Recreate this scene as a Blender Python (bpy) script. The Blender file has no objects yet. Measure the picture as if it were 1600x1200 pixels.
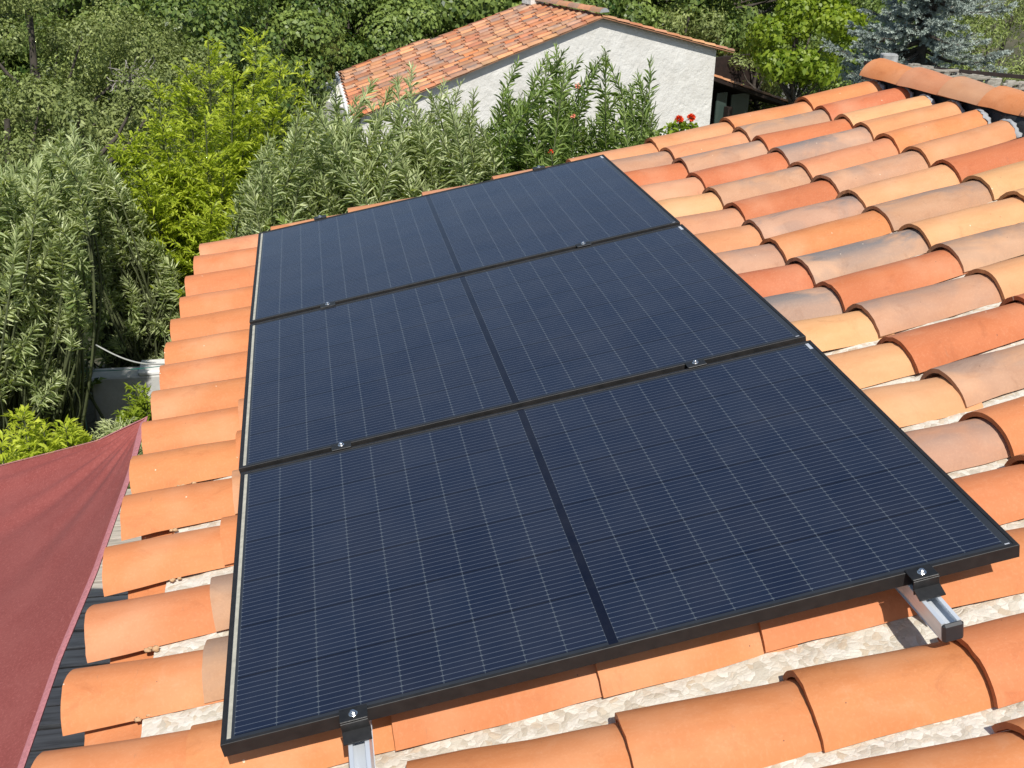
import bpy, math, random
import numpy as np
from mathutils import Matrix, Vector

sc = bpy.context.scene
R = math.radians
rng = np.random.default_rng(7)
random.seed(7)

# ------------------------------------------------------------------ camera, light, exposure
FPX = 1797.0                                   # focal length in pixels of a 1600 px wide frame
CAM = np.array([0.23307826, -1.8559886, 1.64431878])
RIGHT = np.array([0.98454466, -0.1739858, 0.02001886])
DOWN = np.array([-0.05528623, -0.41722524, -0.90711991])
FWD = np.array([0.16617835, 0.8919933, -0.4203959])
cam_d = bpy.data.cameras.new('camera')
cam = bpy.data.objects.new('camera', cam_d)
sc.collection.objects.link(cam)
M = Matrix.Identity(4)
for i in range(3):
    M[i][0] = RIGHT[i]; M[i][1] = -DOWN[i]; M[i][2] = -FWD[i]; M[i][3] = CAM[i]
cam.matrix_world = M
cam_d.sensor_fit = 'HORIZONTAL'; cam_d.sensor_width = 36.0
cam_d.lens = FPX / 1600.0 * 36.0
cam_d.clip_start = 0.05; cam_d.clip_end = 3000
sc.camera = cam

SUN_DIR = Vector((0.0, -0.85, 1.02)).normalized()       # towards the sun
w = bpy.data.worlds.new('World'); sc.world = w; w.use_nodes = True
nt = w.node_tree; nt.nodes.clear()
sky = nt.nodes.new('ShaderNodeTexSky'); sky.sky_type = 'NISHITA'; sky.sun_disc = False
sky.sun_elevation = math.asin(SUN_DIR.z)
sky.sun_rotation = math.atan2(SUN_DIR.x, SUN_DIR.y)
sky.air_density = 1.0; sky.dust_density = 0.6; sky.ozone_density = 1.5
bg = nt.nodes.new('ShaderNodeBackground'); bg.inputs['Strength'].default_value = 0.105
wo = nt.nodes.new('ShaderNodeOutputWorld')
hs_ = nt.nodes.new('ShaderNodeHueSaturation'); hs_.inputs['Saturation'].default_value = .85
nt.links.new(sky.outputs[0], hs_.inputs['Color']); nt.links.new(hs_.outputs[0], bg.inputs[0]); nt.links.new(bg.outputs[0], wo.inputs[0])
sun_d = bpy.data.lights.new('sun', 'SUN'); sun_d.energy = 4.3; sun_d.angle = R(0.55)
sun_d.color = (1.0, 0.955, 0.88)
sun = bpy.data.objects.new('sun', sun_d); sc.collection.objects.link(sun)
sun.rotation_euler = SUN_DIR.to_track_quat('Z', 'Y').to_euler()
vs = sc.view_settings
vs.view_transform = 'Standard'; vs.look = 'None'; vs.gamma = 1.0; vs.use_curve_mapping = False
vs.exposure = 0.22
sc.cycles.max_bounces = 7; sc.cycles.diffuse_bounces = 3; sc.cycles.glossy_bounces = 3
sc.cycles.transmission_bounces = 4; sc.cycles.transparent_max_bounces = 6
sc.cycles.use_denoising = True

# ------------------------------------------------------------------ helpers
AL = R(11.0); CA, SA = math.cos(AL), math.sin(AL)

def U(p):                                       # roof coordinates (along slope, along eave, normal) -> world
    p = np.asarray(p, float)
    return np.stack([p[..., 0]*CA - p[..., 2]*SA, p[..., 1], p[..., 0]*SA + p[..., 2]*CA], -1)

def ray(x, y):
    d = RIGHT*(x-800)/FPX + DOWN*(y-600)/FPX + FWD
    return d

def at(x, y, Y=None, Z=None):                   # a point on the sight line of (x, y) at a given depth or height
    d = ray(x, y)
    t = (Y-CAM[1])/d[1] if Y is not None else (Z-CAM[2])/d[2]
    return CAM + t*d

ORIG = {}
def mesh_obj(name, V, F, mat, parent=None, origin=None, smooth=False, attrs=None, mats=None, fmat=None, uv=None):
    V = np.asarray(V, float)
    if parent is not None: o0 = ORIG[parent]
    elif origin is not None: o0 = np.asarray(origin, float)
    else: o0 = np.zeros(3)
    me = bpy.data.meshes.new(name)
    if isinstance(F, np.ndarray):
        k = F.shape[1]
        me.vertices.add(len(V)); me.vertices.foreach_set('co', (V-o0).ravel().astype(np.float32))
        me.loops.add(F.size); me.loops.foreach_set('vertex_index', F.ravel().astype(np.int32))
        me.polygons.add(len(F))
        me.polygons.foreach_set('loop_start', np.arange(0, F.size, k, dtype=np.int32))
        me.polygons.foreach_set('loop_total', np.full(len(F), k, dtype=np.int32))
        me.update(calc_edges=True)
    else:
        me.from_pydata((V-o0).tolist(), [], F)
    if isinstance(smooth, (list, np.ndarray)):
        me.polygons.foreach_set('use_smooth', np.asarray(smooth, bool))
    elif smooth:
        me.polygons.foreach_set('use_smooth', np.ones(len(me.polygons), bool))
    for m_ in (mats or [mat]): me.materials.append(m_)
    if fmat is not None: me.polygons.foreach_set('material_index', np.asarray(fmat, np.int32))
    if attrs:
        for k_, a in attrs.items():
            a = np.asarray(a, np.float32)
            if a.ndim == 1:
                at_ = me.attributes.new(k_, 'FLOAT', 'POINT'); at_.data.foreach_set('value', a)
            elif a.shape[1] == 3:
                at_ = me.attributes.new(k_, 'FLOAT_VECTOR', 'POINT'); at_.data.foreach_set('vector', a.ravel())
            else:
                at_ = me.attributes.new(k_, 'FLOAT_COLOR', 'POINT'); at_.data.foreach_set('color', a.ravel())
    me.validate(); me.update()
    o = bpy.data.objects.new(name, me); sc.collection.objects.link(o)
    if parent is not None: o.parent = parent
    else: o.location = o0
    ORIG[o] = o0
    return o

def thing(name, label, cat, loc, group=None):
    o = bpy.data.objects.new(name, None); sc.collection.objects.link(o)
    o.location = loc; o.empty_display_size = 0.1
    ORIG[o] = np.asarray(loc, float)
    o['label'] = label; o['category'] = cat
    if group: o['group'] = group
    return o

def tag(o, label, cat, group=None, kind=None):
    if label: o['label'] = label
    if cat: o['category'] = cat
    if group: o['group'] = group
    if kind: o['kind'] = kind
    return o

class MB:                                       # collects shapes into one mesh
    def __init__(s): s.V = []; s.F = []; s.n = 0; s.sm = []; s.A = {}
    def add(s, V, F, smooth=False):
        V = np.asarray(V, float); s.V.append(V)
        s.F += [[i+s.n for i in f] for f in F]; s.sm += [smooth]*len(F); s.n += len(V)
    def box(s, c, size, ax=None, bevel=0.0):
        c = np.asarray(c, float); h = np.asarray(size, float)/2
        ax = np.eye(3) if ax is None else np.asarray(ax, float)
        if bevel <= 0:
            P = [c + ax[0]*h[0]*a + ax[1]*h[1]*b + ax[2]*h[2]*d for a in (-1, 1) for b in (-1, 1) for d in (-1, 1)]
            s.add(P, [(0, 1, 3, 2), (4, 6, 7, 5), (0, 4, 5, 1), (2, 3, 7, 6), (0, 2, 6, 4), (1, 5, 7, 3)])
        else:
            b_ = min(bevel, h.min()*0.9); P = []; idx = {}
            for a in (-1, 1):
                for b in (-1, 1):
                    for d in (-1, 1):
                        for k in range(3):
                            q = np.array([a*h[0], b*h[1], d*h[2]]); 
                            for j in range(3):
                                if j != k: q[j] -= np.sign(q[j])*b_
                            idx[(a, b, d, k)] = len(P); P.append(c + ax[0]*q[0] + ax[1]*q[1] + ax[2]*q[2])
            F = []
            for sgn in (-1, 1):
                F.append([idx[(sgn, b, d, 0)] for b, d in ((-1, -1), (1, -1), (1, 1), (-1, 1))][::sgn])
                F.append([idx[(a, sgn, d, 1)] for a, d in ((-1, -1), (-1, 1), (1, 1), (1, -1))][::sgn])
                F.append([idx[(a, b, sgn, 2)] for a, b in ((-1, -1), (1, -1), (1, 1), (-1, 1))][::sgn])
            for b in (-1, 1):
                for d in (-1, 1): F.append([idx[(-1, b, d, 1)], idx[(1, b, d, 1)], idx[(1, b, d, 2)], idx[(-1, b, d, 2)]])
            for a in (-1, 1):
                for d in (-1, 1): F.append([idx[(a, -1, d, 0)], idx[(a, 1, d, 0)], idx[(a, 1, d, 2)], idx[(a, -1, d, 2)]])
            for a in (-1, 1):
                for b in (-1, 1): F.append([idx[(a, b, -1, 0)], idx[(a, b, 1, 0)], idx[(a, b, 1, 1)], idx[(a, b, -1, 1)]])
            for a in (-1, 1):
                for b in (-1, 1):
                    for d in (-1, 1): F.append([idx[(a, b, d, k)] for k in range(3)])
            s.add(P, F)
    def tube(s, pts, r, seg=8, cap=True):
        pts = np.asarray(pts, float); n = len(pts); r = np.broadcast_to(np.asarray(r, float), (n,))
        t = np.gradient(pts, axis=0); t /= np.linalg.norm(t, axis=1)[:, None]+1e-12
        ref = np.array([0, 0, 1.]) if abs(t[0][2]) < .9 else np.array([1., 0, 0])
        a = np.cross(t, ref); a /= np.linalg.norm(a, axis=1)[:, None]+1e-12; b = np.cross(t, a)
        th = np.arange(seg)*2*math.pi/seg
        V = pts[:, None] + r[:, None, None]*(np.cos(th)[None, :, None]*a[:, None] + np.sin(th)[None, :, None]*b[:, None])
        F = [(i*seg+j, i*seg+(j+1) % seg, (i+1)*seg+(j+1) % seg, (i+1)*seg+j) for i in range(n-1) for j in range(seg)]
        if cap: F += [tuple(range(seg))[::-1], tuple((n-1)*seg+j for j in range(seg))]
        s.add(V.reshape(-1, 3), F, True)
    def sheet(s, G, smooth=True):               # grid (n, m, 3)
        n, m = G.shape[:2]
        F = [(i*m+j, i*m+j+1, (i+1)*m+j+1, (i+1)*m+j) for i in range(n-1) for j in range(m-1)]
        s.add(G.reshape(-1, 3), F, smooth)
    def build(s, name, mat, parent=None, origin=None, **kw):
        return mesh_obj(name, np.concatenate(s.V), s.F, mat, parent, origin, smooth=s.sm, **kw)

# ---- materials
def newmat(name):
    m = bpy.data.materials.new(name); m.use_nodes = True
    t = m.node_tree; b = t.nodes['Principled BSDF']
    return m, t, b
def nd(t, typ, ins=None, **pr):
    n = t.nodes.new(typ)
    for k, v in pr.items(): setattr(n, k, v)
    if ins:
        for k, v in ins.items():
            if hasattr(v, 'is_output') or isinstance(v, bpy.types.NodeSocket): t.links.new(v, n.inputs[k])
            else: n.inputs[k].default_value = v
    return n
def mth(t, op, a, b=0.0, c=0.0, clamp=False):
    n = nd(t, 'ShaderNodeMath', {0: a, 1: b, 2: c}, operation=op); n.use_clamp = clamp
    return n.outputs[0]
def mixc(t, f, a, b, mode='MIX'):
    n = t.nodes.new('ShaderNodeMix'); n.data_type = 'RGBA'; n.blend_type = mode
    for k, v in ((0, f), (6, a), (7, b)):
        if isinstance(v, bpy.types.NodeSocket): t.links.new(v, n.inputs[k])
        else: n.inputs[k].default_value = v
    return n.outputs[2]
def ramp(t, f, stops):
    n = t.nodes.new('ShaderNodeValToRGB'); t.links.new(f, n.inputs[0])
    el = n.color_ramp.elements
    while len(el) > len(stops): el.remove(el[-1])
    while len(el) < len(stops): el.new(0.5)
    for e, (p, c) in zip(el, stops): e.position = p; e.color = c if len(c) == 4 else (*c, 1)
    return n.outputs[0]
def noise(t, vec, scale, detail=4, rough=.55, dist=0.0):
    n = nd(t, 'ShaderNodeTexNoise', {'Scale': scale, 'Detail': detail, 'Roughness': rough, 'Distortion': dist})
    if vec is not None: t.links.new(vec, n.inputs['Vector'])
    return n.outputs['Fac']
def geo_pos(t): return nd(t, 'ShaderNodeNewGeometry').outputs['Position']
def bump(t, b, h, strength=.3, dist=.01):
    n = nd(t, 'ShaderNodeBump', {'Height': h, 'Strength': strength, 'Distance': dist}); t.links.new(n.outputs[0], b.inputs['Normal'])

def simple(name, col, rough=.6, metal=0.0, var=.12, scale=20, bmp=.15, bd=.004, spec=.5):
    m, t, b = newmat(name)
    p = geo_pos(t); f = noise(t, p, scale, 5)
    lo = tuple(c*(1-var) for c in col); hi = tuple(min(1, c*(1+var)) for c in col)
    t.links.new(ramp(t, f, [(.3, lo), (.7, hi)]), b.inputs['Base Color'])
    b.inputs['Roughness'].default_value = rough; b.inputs['Metallic'].default_value = metal
    b.inputs['Specular IOR Level'].default_value = spec
    if bmp: bump(t, b, noise(t, p, scale*3, 6), bmp, bd)
    return m

def terracotta(name, aged=0.0, scale=1.0):
    m, t, b = newmat(name)
    tint = nd(t, 'ShaderNodeAttribute', attribute_name='tint')
    loc = nd(t, 'ShaderNodeAttribute', attribute_name='local').outputs['Vector']     # along, across, number of the tile
    sx = nd(t, 'ShaderNodeVectorMath', {0: loc, 1: (6.0*scale, 22.0*scale, 7.3)}, operation='MULTIPLY').outputs[0]
    streak = noise(t, sx, 1.0, 5, .6)
    sy = nd(t, 'ShaderNodeVectorMath', {0: loc, 1: (4.0*scale, 4.5*scale, 11.7)}, operation='MULTIPLY').outputs[0]
    cloud = noise(t, sy, 1.0, 3, .5)
    sz = nd(t, 'ShaderNodeVectorMath', {0: loc, 1: (150.0*scale, 170.0*scale, 31.7)}, operation='MULTIPLY').outputs[0]
    grain = noise(t, sz, 1.0, 3, .6)
    col = mixc(t, mth(t, 'MULTIPLY', mth(t, 'SUBTRACT', streak, .38, clamp=True), 1.25), tint.outputs['Color'],
               mixc(t, 1.0, tint.outputs['Color'], (.80, .66, .56, 1), 'MULTIPLY'))
    light = mixc(t, .35, tint.outputs['Color'], (.78, .50, .32, 1))
    col = mixc(t, mth(t, 'MULTIPLY', mth(t, 'SUBTRACT', cloud, .5, clamp=True), 2.6, clamp=True), col, light)
    # flamed grey clouds: amount is the alpha of the tint
    sf = nd(t, 'ShaderNodeVectorMath', {0: loc, 1: (3.6*scale, 7.0*scale, 5.1)}, operation='MULTIPLY').outputs[0]
    fl = mth(t, 'MULTIPLY', mth(t, 'SUBTRACT', noise(t, sf, 1.0, 3, .6, .8), .40, clamp=True), 6.5, clamp=True)
    across = nd(t, 'ShaderNodeSeparateXYZ', {0: loc}).outputs[1]
    back = mth(t, 'ADD', .35, mth(t, 'MULTIPLY', mth(t, 'ADD', across, .07), 11.0, clamp=True), clamp=True)
    fl = mth(t, 'MULTIPLY', mth(t, 'MULTIPLY', fl, back), tint.outputs['Alpha'], clamp=True)
    col = mixc(t, mth(t, 'MULTIPLY', fl, .9), col, (.185, .170, .165, 1))
    # dark specks, pale specks, scuffs
    vor = nd(t, 'ShaderNodeTexVoronoi', {'Scale': 1.0, 'Vector': nd(t, 'ShaderNodeVectorMath', {0: loc, 1: (26*scale, 26*scale, 3.3)}, operation='MULTIPLY').outputs[0]})
    speck = mth(t, 'LESS_THAN', vor.outputs['Distance'], .045)
    gate = mth(t, 'GREATER_THAN', nd(t, 'ShaderNodeSeparateColor', {0: vor.outputs['Color']}).outputs[0], .72)
    col = mixc(t, mth(t, 'MULTIPLY', mth(t, 'MULTIPLY', speck, gate), .75), col, (.10, .055, .04, 1))
    gate2 = mth(t, 'LESS_THAN', nd(t, 'ShaderNodeSeparateColor', {0: vor.outputs['Color']}).outputs[0], .12)
    col = mixc(t, mth(t, 'MULTIPLY', mth(t, 'MULTIPLY', mth(t, 'LESS_THAN', vor.outputs['Distance'], .07), gate2), .7), col, (.85, .68, .5, 1))
    scuff = noise(t, nd(t, 'ShaderNodeVectorMath', {0: loc, 1: (60*scale, 14*scale, 2.1)}, operation='MULTIPLY').outputs[0], 1.0, 6, .75)
    col = mixc(t, mth(t, 'MULTIPLY', mth(t, 'SUBTRACT', scuff, .62, clamp=True), 3.2 + 3*aged, clamp=True), col, (.22, .13, .085, 1))
    col = mixc(t, mth(t, 'MULTIPLY', mth(t, 'SUBTRACT', grain, .5), .35), col, (.9, .55, .33, 1))
    if aged:
        dirt = noise(t, geo_pos(t), 1.7, 6, .7)
        col = mixc(t, mth(t, 'MULTIPLY', mth(t, 'SUBTRACT', dirt, .45, clamp=True), 4*aged, clamp=True), col, (.16, .10, .075, 1))
    t.links.new(col, b.inputs['Base Color'])
    b.inputs['Roughness'].default_value = .72; b.inputs['Specular IOR Level'].default_value = .35
    # weather stains: faint brown blooms with ragged edges, larger on some tiles
    sb = nd(t, 'ShaderNodeVectorMath', {0: loc, 1: (9.0*scale, 13.0*scale, 17.9)}, operation='MULTIPLY').outputs[0]
    st_ = noise(t, sb, 1.0, 8, .72, .6)
    col = mixc(t, mth(t, 'MULTIPLY', mth(t, 'SUBTRACT', st_, .56, clamp=True), 2.6, clamp=True), col, mixc(t, 1.0, col, (.60, .50, .44, 1), 'MULTIPLY'))
    col = mixc(t, mth(t, 'MULTIPLY', mth(t, 'SUBTRACT', .42, st_, clamp=True), 1.6, clamp=True), col, mixc(t, .4, col, (.80, .56, .38, 1)))
    t.links.new(col, b.inputs['Base Color'])
    h = mth(t, 'ADD', mth(t, 'MULTIPLY', grain, .35), mth(t, 'MULTIPLY', streak, .65))
    bump(t, b, h, .32, .0028)
    return m

def leafmat(name, lo, hi, rough=.45, trans=.3, spec=.4, tcol=None):
    m, t, b = newmat(name)
    a = nd(t, 'ShaderNodeAttribute', attribute_name='tint').outputs['Fac']
    mid = tuple((x+y)/2 for x, y in zip(lo, hi))
    col = ramp(t, a, [(0, lo), (.5, mid), (1, hi)])
    t.links.new(col, b.inputs['Base Color']); b.inputs['Roughness'].default_value = rough
    b.inputs['Specular IOR Level'].default_value = spec
    tr = t.nodes.new('ShaderNodeBsdfTranslucent')
    tc = mixc(t, 1.0, col, tcol or (1.25, 1.3, .45, 1), 'MULTIPLY'); t.links.new(tc, tr.inputs[0])
    mx = t.nodes.new('ShaderNodeMixShader'); mx.inputs[0].default_value = trans
    t.links.new(b.outputs[0], mx.inputs[1]); t.links.new(tr.outputs[0], mx.inputs[2])
    t.links.new(mx.outputs[0], t.nodes['Material Output'].inputs[0])
    return m

# tile tints: linear base colours; alpha = amount of grey flaming
T_O = (.575, .215, .083, 0.0); T_S = (.575, .250, .115, .1); T_Y = (.635, .335, .155, .05)
T_R = (.50, .155, .064, .05); T_P = (.475, .262, .158, .5); T_G = (.465, .275, .180, 1.0); T_L = (.55, .27, .145, .15)
TT = {'O': T_O, 'S': T_S, 'Y': T_Y, 'R': T_R, 'P': T_P, 'G': T_G, 'L': T_L}
mat_tile = terracotta('terracotta_new')
mat_tile_old = terracotta('terracotta_aged', aged=.45, scale=.7)

def arc(w, h, n, off=0.0):                      # circular arc of chord half-width w and rise h, top at 0
    Rr = (w*w + h*h)/(2*h); a0 = math.atan2(w, Rr-h)
    th = np.linspace(-a0, a0, n)
    return (Rr-off)*np.sin(th), (Rr-off)*np.cos(th) - Rr

class Tiles:
    def __init__(s): s.V = []; s.F = []; s.sm = []; s.n = 0; s.tint = []; s.loc = []; s.k = 0
    def put(s, V, F, smooth, tint, loc):
        s.V.append(V); s.F += [[i+s.n for i in f] for f in F]; s.sm += [smooth]*len(F); s.n += len(V)
        s.tint.append(np.tile(np.asarray(tint, float), (len(V), 1))); s.loc.append(loc)
    def tile(s, p0, p1, up, w0, h0, w1, h1, th, tint, ns=5, na=15, wob=.0012, inner=True):
        """p0: crest of the wide lower end, p1: crest of the narrow upper end, up: normal of the roof"""
        s.k += 1; tid = s.k*1.37
        p0 = np.asarray(p0, float); p1 = np.asarray(p1, float); ax = p1-p0; L = np.linalg.norm(ax); ax /= L
        side = np.cross(up, ax); side /= np.linalg.norm(side); nn = np.cross(ax, side)
        v = .06; tt = np.array(tint, float); tt[:3] *= 1+rng.uniform(-v, v)
        tt[1] *= 1+rng.uniform(-.05, .05); tt[3] = max(0, tt[3]*(1+rng.uniform(-.2, .2)))
        ts = np.linspace(0, 1, ns); O = []; I = []; LO = []
        wob1 = rng.normal(0, wob, (ns, 1)); 
        for q, t_ in enumerate(ts):
            wd = w0+(w1-w0)*t_; hh = h0+(h1-h0)*t_; c = p0 + (p1-p0)*t_
            x, z = arc(wd, hh, na); O.append(c + side*x[:, None] + nn*(z[:, None]+wob1[q]))
            xi, zi = arc(wd, hh, na, th); I.append(c + side*xi[:, None] + nn*(zi[:, None]+wob1[q]))
            LO.append(np.stack([np.full(na, t_*L), x, np.full(na, tid)], 1))
        O = np.array(O); I = np.array(I); LO = np.array(LO)
        if inner:                               # hand-made edge: the cut ends and the long edges wander a little
            for q in (0, ns-1):
                w_ = ax*(np.convolve(rng.normal(0, .0034, na+4), np.ones(5)/5, 'valid'))[:, None]; O[q] += w_; I[q] += w_
            for j in (0, na-1):
                w_ = nn*(rng.normal(0, .0012, ns))[:, None]; O[:, j] += w_; I[:, j] += w_
            sw = nn*rng.normal(0, .0009, (ns, na, 1)); O += sw; I += sw
        g = [(i*na+j, (i+1)*na+j, (i+1)*na+j+1, i*na+j+1) for i in range(ns-1) for j in range(na-1)]
        s.put(O.reshape(-1, 3), g, True, tt, LO.reshape(-1, 3))
        if inner: s.put(I.reshape(-1, 3), [f[::-1] for f in g], True, tt, LO.reshape(-1, 3))
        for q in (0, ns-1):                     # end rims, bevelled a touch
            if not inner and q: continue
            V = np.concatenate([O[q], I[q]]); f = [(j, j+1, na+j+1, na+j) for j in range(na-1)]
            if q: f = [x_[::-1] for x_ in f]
            s.put(V, f, False, tt*[.72, .66, .60, 0] if inner else tt, np.concatenate([LO[q], LO[q]]))  # cover-tile rims tinted darker: shade of the lips painted into the colour
        if inner:
            for j in (0, na-1):
                V = np.concatenate([O[:, j], I[:, j]]); f = [(i, ns+i, ns+i+1, i+1) for i in range(ns-1)]
                if j: f = [x_[::-1] for x_ in f]
                s.put(V, f, False, tt, np.concatenate([LO[:, j], LO[:, j]]))
    def build(s, name, mat, parent):
        return mesh_obj(name, np.concatenate(s.V), s.F, mat, parent, smooth=s.sm,
                        attrs={'tint': np.concatenate(s.tint), 'local': np.concatenate(s.loc)})

# ------------------------------------------------------------------ ground
mat_ground, t, b = newmat('garden_soil')
p = geo_pos(t)
c = ramp(t, noise(t, p, .9, 8, .65), [(.3, (.035, .045, .015)), (.5, (.075, .07, .035)), (.7, (.14, .12, .075))])
t.links.new(c, b.inputs['Base Color']); b.inputs['Roughness'].default_value = .95
bump(t, b, noise(t, p, 14, 8, .7), .6, .05)

def ground_z(x, y):
    x = np.asarray(x, float); y = np.asarray(y, float)
    z = -2.6 - 2.6*np.clip((y-7.5)/14, 0, 1)**1.0
    z = z + np.clip((np.hypot(x, y)-45)/60, 0, 1)*4.0 + np.clip((np.hypot(x, y)-150)/900, 0, 1)*30
    return z + .12*np.sin(x*.9+1.3)*np.cos(y*.7) * np.clip((np.hypot(x-1, y-1)-6)/4, 0, 1)
rs = np.concatenate([np.linspace(0, 40, 61), np.geomspace(42, 1500, 30)])
an = np.linspace(0, 2*math.pi, 97)
G = np.zeros((len(rs), len(an), 3))
G[..., 0] = 1+rs[:, None]*np.cos(an); G[..., 1] = 2+rs[:, None]*np.sin(an); G[..., 2] = ground_z(G[..., 0], G[..., 1])
g = MB(); g.sheet(G); o = g.build('ground', mat_ground)
tag(o, 'bare garden soil under the shrubs', None, kind='structure')

# ------------------------------------------------------------------ the house we stand on
mat_mortar, t, b = newmat('mortar_bed')
p = geo_pos(t)
warp = nd(t, 'ShaderNodeVectorMath', {0: p, 1: nd(t, 'ShaderNodeVectorMath', {0: nd(t, 'ShaderNodeTexNoise', {'Scale': 26.0, 'Detail': 3.0, 'Vector': p}).outputs['Color'], 1: (.035, .035, .035)}, operation='MULTIPLY').outputs[0]}, operation='ADD').outputs[0]
vor = nd(t, 'ShaderNodeTexVoronoi', {'Scale': 58.0, 'Vector': warp})
ved = nd(t, 'ShaderNodeTexVoronoi', {'Scale': 58.0, 'Vector': warp}, feature='DISTANCE_TO_EDGE').outputs['Distance']
cr = nd(t, 'ShaderNodeSeparateColor', {0: vor.outputs['Color']}).outputs[0]
c = ramp(t, cr, [(0, (.50, .45, .36)), (.25, (.62, .58, .49)), (.7, (.72, .69, .61)), (.94, (.55, .46, .34)), (1, (.68, .64, .56))])
crack = mth(t, 'MULTIPLY', mth(t, 'SUBTRACT', .055, ved, clamp=True), 6.0, clamp=True)
c = mixc(t, mth(t, 'MULTIPLY', crack, mth(t, 'MULTIPLY', mth(t, 'SUBTRACT', noise(t, p, 17, 4), .40, clamp=True), 4.0, clamp=True)), c, (.42, .37, .30, 1))
c = mixc(t, mth(t, 'MULTIPLY', mth(t, 'SUBTRACT', noise(t, p, 9, 7, .75), .55, clamp=True), 3.0, clamp=True), c, (.40, .355, .29, 1))
t.links.new(c, b.inputs['Base Color']); b.inputs['Roughness'].default_value = .9
bump(t, b, mth(t, 'ADD', mth(t, 'MULTIPLY', ved, 3.0, clamp=True), mth(t, 'ADD', mth(t, 'MULTIPLY', cr, .7), noise(t, p, 120, 4, .7))), .35, .003)
mat_white_mortar = simple('white_mortar', (.72, .70, .66), .9, var=.15, scale=60, bmp=.5)
mat_grey_mortar = simple('grey_mortar', (.33, .34, .35), .9, var=.12, scale=50, bmp=.4)
mat_membrane = simple('black_membrane', (.016, .018, .021), .75, var=.3, scale=25, bmp=.5, bd=.01)
mat_render = simple('pale_render', (.62, .57, .48), .9, var=.08, scale=8, bmp=.3)
mat_eave = simple('brown_eave_board', (.11, .055, .03), .8, var=.3, scale=9, bmp=.3)

house = thing('tiled_house', 'house in front with terracotta barrel-tile roof that carries three dark solar panels', 'house', (1.5, 1.5, -2.6))

TOP = -.085
UC = np.array([-.42, 2.03, 2.485, 2.955, 3.43])
V_C1 = [3.876, 3.663, 3.437, 3.179, 2.912, 2.658, 2.418, 2.177, 1.928, 1.675, 1.438, 1.163, .901, .634, .38, .12, -.14, -.40, -.68, -.96]
V_C2 = [3.955, 3.733, 3.519, 3.269, 3.000, 2.750, 2.492, 2.268, 2.007, 1.759, 1.495, 1.233, .97, .70, .44, .17, -.10, -.37, -.66, -.95]
V_C3 = [4.025, 3.799, 3.568, 3.377, 3.125, 2.864, 2.606, 2.347, 2.081, 1.83, 1.57, 1.30, 1.03, .76, .49, .21, -.07, -.35, -.64, -.94]
V_C4 = [4.104, 3.856, 3.630, 3.435, 3.199, 2.975, 2.70, 2.43, 2.16, 1.90, 1.63, 1.36, 1.09, .81, .53, .25, -.04, -.33, -.63, -.93]
U_C1 = [2.028, 2.046, 2.041, 2.034, 2.033, 2.032, 2.033, 2.020, 2.028, 2.022, 2.037, 2.029, 2.036, 2.010, 2.0, 1.99, 1.95, 1.90, 1.93, 1.9]
U_C2 = [2.466, 2.467, 2.481, 2.477, 2.468, 2.479, 2.488, 2.487, 2.509, 2.504, 2.500, 2.481, 2.47, 2.46, 2.45, 2.44, 2.40, 2.36, 2.38, 2.36]
U_C3 = [2.922, 2.931, 2.946, 2.958, 2.955, 2.958, 2.965, 2.968, 2.973, 2.97, 2.96, 2.95, 2.94, 2.93, 2.92, 2.91, 2.88, 2.84, 2.86, 2.84]
U_C4 = [3.37, 3.41, 3.41, 3.455, 3.458, 3.466, 3.48, 3.49, 3.50, 3.51, 3.52, 3.53, 3.54, 3.55, 3.56, 3.57, 3.58, 3.59, 3.6, 3.61]
V_E = [3.748, 3.553, 3.290, 3.013, 2.757, 2.508, 2.284, 2.045, 1.804, 1.558, 1.298, 1.024, .733, .474, .187]
U_E = [-.325, -.347, -.359, -.365, -.370, -.377, -.378, -.382, -.386, -.389, -.394, -.406, -.411, -.423, -.445]
J_E = [.034, .04, .03, .02, .02, .01, .0, -.03, -.045, -.055, -.060, -.078, -.085, -.098, -.108]
S1 = 'SSPRPRGOGRPRPOOOOOOO'; S2 = 'OPRGSPYPYPYROOSOOOSO'; S3 = 'ORYSOSRYYSPOORSOPOOO'; S0 = 'OPRLYLSPRGYYYPOOOOOO'

tiles = Tiles(); UP = U([0, 0, 1.0])
def put_tile(u0, v0, u1, v1, k, wsc=1.0, last=False):
    """cover tile from its lip (u0, v0) to past the next lip (u1, v1)"""
    du, dv = u1-u0, v1-v0; L = math.hypot(du, dv)
    ov = 0.0 if last else .07
    e = (u1+du/L*ov, v1+dv/L*ov)
    j = rng.normal(0, .0034, 4)
    tiles.tile(U([u0+j[0], v0+j[1], TOP+rng.normal(0, .0012)]), U([e[0], e[1]+j[2], TOP-(.012 if last else .027)]), UP,
               .109*wsc+j[3]*.5, .072, .094*wsc, .059, .0135, TT[k])

# left field: eave tiles and the next course (its upper part lies under the panels)
for i in range(15):
    ue, ve, uj = U_E[i], V_E[i], J_E[i]
    dv = (.05 if i == 0 else 0) - (.035 if i > 12 else 0)
    k = 'S' if i == 0 else 'O'
    put_tile(ue, ve, uj, ve+dv*.5, k, 1.0)
    if i < 14: put_tile(uj, ve+dv*.5, .36, ve+dv, ['O', 'O', 'O', 'O', 'O', 'S', 'S', 'L', 'S', 'O', 'L', 'O', 'P', 'P'][i] if i else 'O')
# top row, seen as a strip behind the farthest panel
tu = [.36, .42, .807, 1.17, 1.58]
for a, b_ in ((.42, .807), (.807, 1.17), (1.17, 1.58), (1.58, 2.028)):
    put_tile(a, 3.80+.02*(a-.4), b_, 3.80+.02*(b_-.4)+(.04 if b_ > 2 else 0), 'S')
put_tile(.034, 3.785, .42, 3.80, 'S')
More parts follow.
